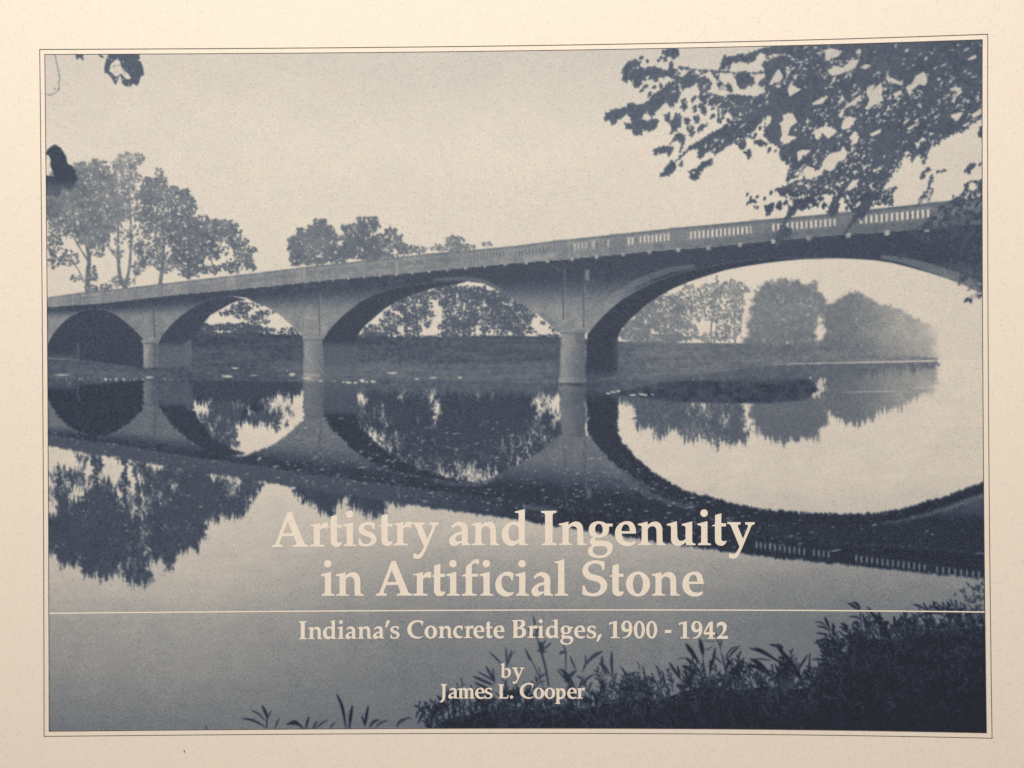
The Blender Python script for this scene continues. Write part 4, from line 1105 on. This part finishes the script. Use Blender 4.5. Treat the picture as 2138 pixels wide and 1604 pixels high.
def line_strip(name, a, b, w, parent, mat, lift=.28, n=80):
    a, b = np.array(a, float), np.array(b, float)
    t = np.linspace(0, 1, n + 1)[:, None]
    p = a + (b - a) * t
    d = (b - a) / np.linalg.norm(b - a)
    nr = np.array([-d[1], d[0]]) * w / 2
    pp = np.concatenate([p + nr, p - nr])
    i = np.arange(n)
    q = np.stack([i, i + 1, i + n + 2, i + n + 1], -1)
    o = quad_mesh(name, world_co(pp[:, 0], pp[:, 1], lift), q, mat, parent)
    return o


OU0, OU1, OV0, OV1 = -1003.4, 949.1, -704.2, 727.8
for nm, (x0, x1, y0, y1), w in (('outer_border_line', (OU0, OU1, OV0, OV1), 1.35), ('inner_border_line', (PU0 - .3, PU1 + .3, PV0 - .3, PV1 + .3), 1.5)):
    for a, b in (((x0 - w / 2, y0), (x1 + w / 2, y0)), ((x0 - w / 2, y1), (x1 + w / 2, y1))):
        line_strip(nm, a, b, w, book, M_LINE, lift=.26)
    for a, b in (((x0, y0 - w / 2), (x0, y1 + w / 2)), ((x1, y0 - w / 2), (x1, y1 + w / 2))):
        line_strip(nm, a, b, w, book, M_LINE, lift=.40)

rule = line_strip('rule_line', (PU0, 471.9), (PU1, 471.9), 2.6, book, M_STOCK, .28)
rule['label'] = 'thin cream rule between the title and the subtitle'

# ---- lettering, outlines in units of 1/11.878 page unit at title size; * marks a curve control point
G = {
    'A': ["0,0 0,42 70,57 100,97 395,857 490,870 815,87 840,62 900,52 900,2 525,2 525,42 600,60 615,97 550,272 265,262 195,102 205,62 280,52 280,0", "285,337 400,632 515,345"],
    'r': ["0,0 0,40 80,55 100,80 100,480 90,505 15,510 10,540 140,560 255,595 255,500 320,575 370,595 455,590 455,495 435,420 390,455 330,455 280,445* 255,405 255,80 270,55 365,40 365,0"],
    't': ["0,470 0,490 70,515 75,745 135,765 230,790 228,545 350,540 345,465 228,465 228,155 230,105* 275,100 360,105 335,45 300,-15* 225,-15 80,-10* 72,110 70,470"],
    'i': ["0,0 0,37 55,52 80,82 80,452 70,477 -10,497 -15,532 105,562 235,597 235,82 250,52 320,37 320,0", "@152,794,93,93"],
    's': ["410,555 390,400 353,415 345,460* 315,495 280,520* 225,518 130,515* 133,445 135,400* 195,375 275,350 445,295* 445,165 445,-20* 195,-20 75,-20* 3,20 0,125 15,195 45,190 60,105* 95,75 135,40* 190,40 310,45* 310,145 310,205* 225,225 120,260 0,305* 0,405 0,495* 75,545 145,590* 245,592 335,590*"],
    'y': ["0,570 330,570 330,520 260,500 265,460 390,160 515,460 510,500 445,520 445,570 680,570 680,525 605,490 375,-60 295,-240* 245,-300 205,-335* 145,-335 85,-330 35,-300 55,-190 85,-200 125,-240* 175,-220 235,-190* 285,-70 305,-40 95,470 65,515 0,530"],
    'a': ["52,480 82,405 112,440 142,475* 192,485 312,480* 317,390 317,335 212,320 2,240* 0,110 2,-20* 132,-20 172,-20* 202,0 312,70 317,0 532,0 532,35 487,50 467,90 467,390 467,585* 257,587 202,587* 152,555", "317,270 317,115 202,75* 175,120 152,155* 162,190 182,250*"],
    'n': ["0,0 0,35 60,45 85,75 90,450 75,480 -5,500 -10,530 115,555 235,585 235,500 325,585* 425,587 595,585* 600,390 605,90 625,50 690,30 690,0 460,0 455,370 450,465* 355,470 275,480* 240,390 240,80 265,45 330,30 330,0"],
    'd': ["325,835 455,870 575,898 575,80 580,45 655,25 650,0 430,-5 425,65 335,-20* 245,-20 0,-10* 0,270 5,430* 125,520 225,587* 325,590 420,560 420,775 405,800 330,805", "420,420 385,505* 295,505 205,510* 180,390 150,230* 215,140 255,105* 305,110 420,110* 425,190"],
    'I': ["-5,850 380,855 380,805 315,795 285,755 285,75 300,60 385,45 390,30 390,0 10,-3 5,30 75,45 100,80 100,755 85,785 5,805"],
    'g': ["615,535 610,465 525,460 525,390 525,190* 285,185 205,185 165,150* 195,115 365,115 625,110* 625,-40 615,-325* 285,-325 0,-325* 0,-140 0,-50* 115,-10 45,20* 50,90 55,170* 135,200 15,250* 20,390 25,590* 265,595 375,595* 455,535",
          "275,530 175,525* 180,390 185,255* 280,255 370,255* 370,390 365,525*", "155,-40 115,-70* 120,-120 125,-255* 315,-255 485,-250* 485,-120 490,-30* 375,-25 205,-20*"],
    'e': ["525,288 170,288 170,78* 330,78 400,73 490,108 510,103 500,38 420,-27* 320,-27 0,-22* 0,278 0,593* 320,598 525,598* 525,318", "160,348 375,346 370,518* 270,521 170,513*"],
    'u': ["0,490 0,525 115,555 245,595 255,490 260,240 265,105* 345,105 405,105* 465,150 465,450 445,475 380,490 370,525 495,555 630,590 630,90 650,55 715,35 710,0 480,0 470,75 375,-20* 295,-20 115,-20* 105,130 105,450 80,480"],
    'f': ["5,0 0,37 75,52 100,92 100,472 10,477 10,507 100,542 100,652* 110,712 135,772* 215,812 285,902* 365,907 435,902 430,777 375,782* 325,812 275,802* 255,742 250,547 415,544 410,472 260,472 260,82 275,52 370,37 365,0"],
    'c': ["455,567 440,367 405,382 385,452* 355,472 305,502* 255,500 155,482* 155,352 155,82* 365,82 415,82 460,92 465,62 385,-23* 285,-23 0,-18* 0,272 5,492* 215,582 335,617*"],
    'l': ["0,0 0,35 65,50 85,85 85,780 70,805 0,815 -15,845 130,870 230,910 240,850 245,80 260,50 335,40 335,0"],
    'S': ["560,830 545,635 495,640 490,720* 445,760 385,800* 315,800 145,790* 145,650 150,560* 265,530 385,505 615,440* 620,260 615,-20* 275,-20 125,-20* 0,35 5,110 10,255 60,255 70,150* 135,100 185,60* 265,60 455,65* 455,240 455,340* 305,360 185,390 0,450* 3,620 10,870* 325,880 465,880*"],
    'o': ["@300,288,300,312", "@298,288,125,240"],
    'C': ["773,798 715,581 690,600 696,677* 645,728 581,773* 492,769 198,766* 192,434 204,64* 530,70 645,70 753,121 753,83 645,-19* 492,-23 0,0* 0,409 6,849* 492,862 658,862*"],
    'B': ["0,0 6,45 32,77 32,753 13,798 -57,824 -57,849 447,862 587,843* 594,690 594,562* 460,492 632,447* 632,281 632,0* 332,0", "217,798 217,504 370,511* 415,677 421,792* 306,798", "217,421 217,102 268,83* 319,86 447,96* 447,268 441,434* 319,434"],
    "'": ["0,517 77,843 223,868 236,830 96,536 26,511"],
    ',': ["0,-168 88,144 248,200 256,144 120,-120 32,-184"],
    '1': ["72,0 72,48 176,64 200,128 200,687 160,703 16,631 0,687 24,743 208,783 375,830 383,64 407,48 511,40 511,0"],
    '9': ["80,-8 80,48 168,56 359,128* 367,335 295,295* 200,295 8,303* 0,543 8,830* 264,834 527,830* 527,479 527,192* 375,80 248,-16*", "264,759 160,751* 160,591 168,415* 279,415 375,431* 367,575 367,759*"],
    '0': ["@264,407,264,423", "@268,407,115,335"],
    '-': ["0,256 32,399 335,407 319,256"],
    '4': ["0,255 0,303 263,783 439,814 439,303 551,295 543,192 447,192 447,48 551,24 551,-8 176,-8 176,24 279,48 279,192 40,192", "80,303 279,303 279,639"],
    '2': ["8,-8 0,40 208,208 319,335* 319,495 319,647* 208,647 96,647* 80,527 24,543 32,719 112,799* 240,806 479,799* 487,575 487,383* 335,224 224,128 543,136 535,-8"],
    'b': ["10,722 -10,764 209,817 209,461 314,544* 398,544 576,523* 576,314 576,0* 272,-10 188,-21 84,21 52,0 73,691", "209,419 209,84 272,52* 314,63 440,84* 429,272 419,440* 314,450"],
    'J': ["63,796 377,796 377,743 314,712 304,115 293,-115* 157,-199 10,-220 0,-157 136,-115* 147,94 147,701 73,733"],
    'm': ["0,0 0,35 60,45 85,75 90,450 75,480 -5,500 -10,530 115,555 235,585 235,500 310,585* 400,587 480,585* 520,490 600,585* 690,587 850,585* 855,390 860,90 880,50 945,30 945,0 665,0 665,30 705,60 710,370 705,470* 635,470 560,470* 545,390 545,80 565,45 610,30 610,0 350,0 350,30 390,60 390,370 390,470* 320,470 245,470* 240,390 240,80 265,45 330,30 330,0"],
    'L': ["0,0 0,48 52,90 52,708 -21,739 -21,781 283,781 283,729 220,708 220,69 461,69 502,184 544,195 513,0"],
    '.': ["@88,80,90,90"],
    'p': ["0,503 -10,534 209,576 209,503 304,576* 387,565 576,534* 565,283 555,-31* 283,-31 230,-31 220,-199 272,-241 262,-293 0,-293 0,-251 63,-209 63,471", "220,408 220,115 262,73* 304,84 419,115* 408,283 408,440* 293,450"],
}


def contour(s):
    if s[0] == '@':
        cx, cy, rx, ry = map(float, s[1:].split(','))
        a = np.linspace(0, 2 * np.pi, 32, endpoint=False)
        return np.stack([cx + rx * np.cos(a), cy + ry * np.sin(a)], 1)
    pts, off = [], []
    for t in s.split():
        off.append(t.endswith('*'))
        pts.append([float(c) for c in t.rstrip('*').split(',')])
    pts = np.array(pts)
    out = []
    n = len(pts)
    for i in range(n):
        if off[i]:
            p0, p2 = pts[i - 1], pts[(i + 1) % n]
            # control point pulled so that the curve fills its corner like drawn lettering
            for t in np.linspace(0, 1, 8)[1:-1]:
                a = (1 - t) ** 3; b = 3 * (1 - t) ** 2 * t; c = 3 * (1 - t) * t * t; d = t ** 3
                c1 = p0 + .60 * (pts[i] - p0); c2 = p2 + .60 * (pts[i] - p2)
                out.append(a * p0 + b * c1 + c * c2 + d * p2)
        else:
            out.append(pts[i])
    return np.array(out)


glyph_mesh_cache = {}


def glyph_tris(ch):
    if ch in glyph_mesh_cache:
        return glyph_mesh_cache[ch]
    cu = bpy.data.curves.new('outline', 'CURVE')
    cu.dimensions = '2D'
    cu.fill_mode = 'BOTH'
    for s in G[ch]:
        p = contour(s)
        sp = cu.splines.new('POLY')
        sp.points.add(len(p) - 1)
        sp.points.foreach_set('co', np.concatenate([p / 1000.0, np.zeros((len(p), 1)), np.ones((len(p), 1))], 1).ravel())
        sp.use_cyclic_u = True
    ob = bpy.data.objects.new('outline', cu)
    me = ob.to_mesh()
    v = np.array([x.co[:2] for x in me.vertices]) * 1000.0
    f = [tuple(p.vertices) for p in me.polygons]
    ob.to_mesh_clear()
    bpy.data.objects.remove(ob)
    bpy.data.curves.remove(cu)
    glyph_mesh_cache[ch] = (v, f)
    return v, f


TEXT = [
    ('title_line', 'first line of the large cream title', 1.0, ([568, 700, 760, 1100, 1580], [1142.3, 1141.2, 1139.2, 1138.4, 1138.4]),
     "A 567.2 r 646.7 t 684.6 i 717.4 s 748.8 t 790.5 r 820.8 y 859.6 a 937.4 n 985.1 d 1047.4 I 1129.7 n 1167.1 g 1227.3 e 1283.7 n 1332.3 u 1392.1 i 1457.2 t 1486.7 y 1518.3"),
    ('title_line', 'second line of the large cream title', 1.0, ([670, 1470], [1244.1, 1243.7]),
     "i 671.6 n 701.8 A 784.4 r 861.9 t 900.2 i 933 f 964 i 1002.7 c 1033.9 i 1077.2 a 1109.6 l 1158 S 1215.7 t 1272.5 o 1306.7 n 1361 e 1424.6"),
    ('subtitle_line', 'cream subtitle below the rule', .522, ([620, 760, 900, 1100, 1300, 1510], [1334.6, 1333.4, 1332.4, 1332.0, 1332.6, 1333.6]),
     "I 623.8 n 643.2 d 674.1 i 705.2 a 721.2 n 746.7 a 778.7 ' 804 s 814.9 C 850.4 o 886.3 n 914.9 c 946 r 968.8 e 988.4 t 1012.8 e 1030.2 B 1070.7 r 1101.2 i 1122.3 d 1139.1 g 1169.7 e 1198.8 s 1225.5 , 1245.1 1 1271.4 9 1297 0 1323.2 0 1348.9 - 1387.4 1 1417.2 9 1443.1 4 1468.8 2 1495.8"),
    ('byline', 'small cream word above the author line', .445, ([1040, 1100], [1415.0, 1415.0]), "b 1045.2 y 1069.0"),
    ('author_line', 'small cream author line near the bottom of the picture', .451, ([910, 1230], [1458.4, 1458.6]),
     "J 918.3 a 935.8 m 955.7 e 991.9 s 1011.8 L 1041.2 . 1064.7 C 1085.1 o 1113.7 o 1136.6 p 1159.5 e 1184.1 r 1203.6"),
]
for nm, lb, k, (bx_, by_), spec in TEXT:
    root = bpy.data.objects.new(nm, None)
    col.objects.link(root)
    root.parent = book
    root['label'] = lb
    tok = spec.split()
    for ch, x in zip(tok[::2], tok[1::2]):
        x = float(x)
        gvts, gf = glyph_tris(ch)
        px = np.stack([x + gvts[:, 0] * k / 11.878, np.interp(x, bx_, by_) - gvts[:, 1] * k / 11.878], 1)
        pg = to_page(px)
        o = mesh_obj('letter' if ch.isalpha() else ('digit' if ch.isdigit() else 'punctuation_mark'), world_co(pg[:, 0], pg[:, 1], .45), gf, M_STOCK, root)

# ---- small marks on the stock
marks = [((153, 1210), 1.6, 4.2, .2, (.55, .33, .10)), ((385, 1569), 1.2, 3.4, -.4, (.16, .08, .07)), ((242, 1241), .9, 1.5, 0, (.10, .07, .06))]
for (x, y), a, b, r, c in marks[:2]:
    t = np.linspace(0, 2 * np.pi, 10, endpoint=False)
    ex, ey = a * np.cos(t), b * np.sin(t)
    p = to_page(np.stack([x + ex * math.cos(r) - ey * math.sin(r), y + ex * math.sin(r) + ey * math.cos(r)], 1))
    o = mesh_obj('stain_fleck', world_co(p[:, 0], p[:, 1], .3), [tuple(range(10))[::-1]], plain('fleck', c, .8), book)

# ---- the table below
tz = -THICK * S - .0004
table = mesh_obj('tabletop', [(-.6, -.5, tz), (.6, -.5, tz), (.6, .5, tz), (-.6, .5, tz), (-.6, -.5, tz - .03), (.6, -.5, tz - .03), (.6, .5, tz - .03), (-.6, .5, tz - .03)],
                 [(0, 1, 2, 3), (7, 6, 5, 4), (0, 4, 5, 1), (1, 5, 6, 2), (2, 6, 7, 3), (3, 7, 4, 0)], M_TABLE)
table['kind'] = 'structure'
table['label'] = 'brown wooden tabletop under the book'
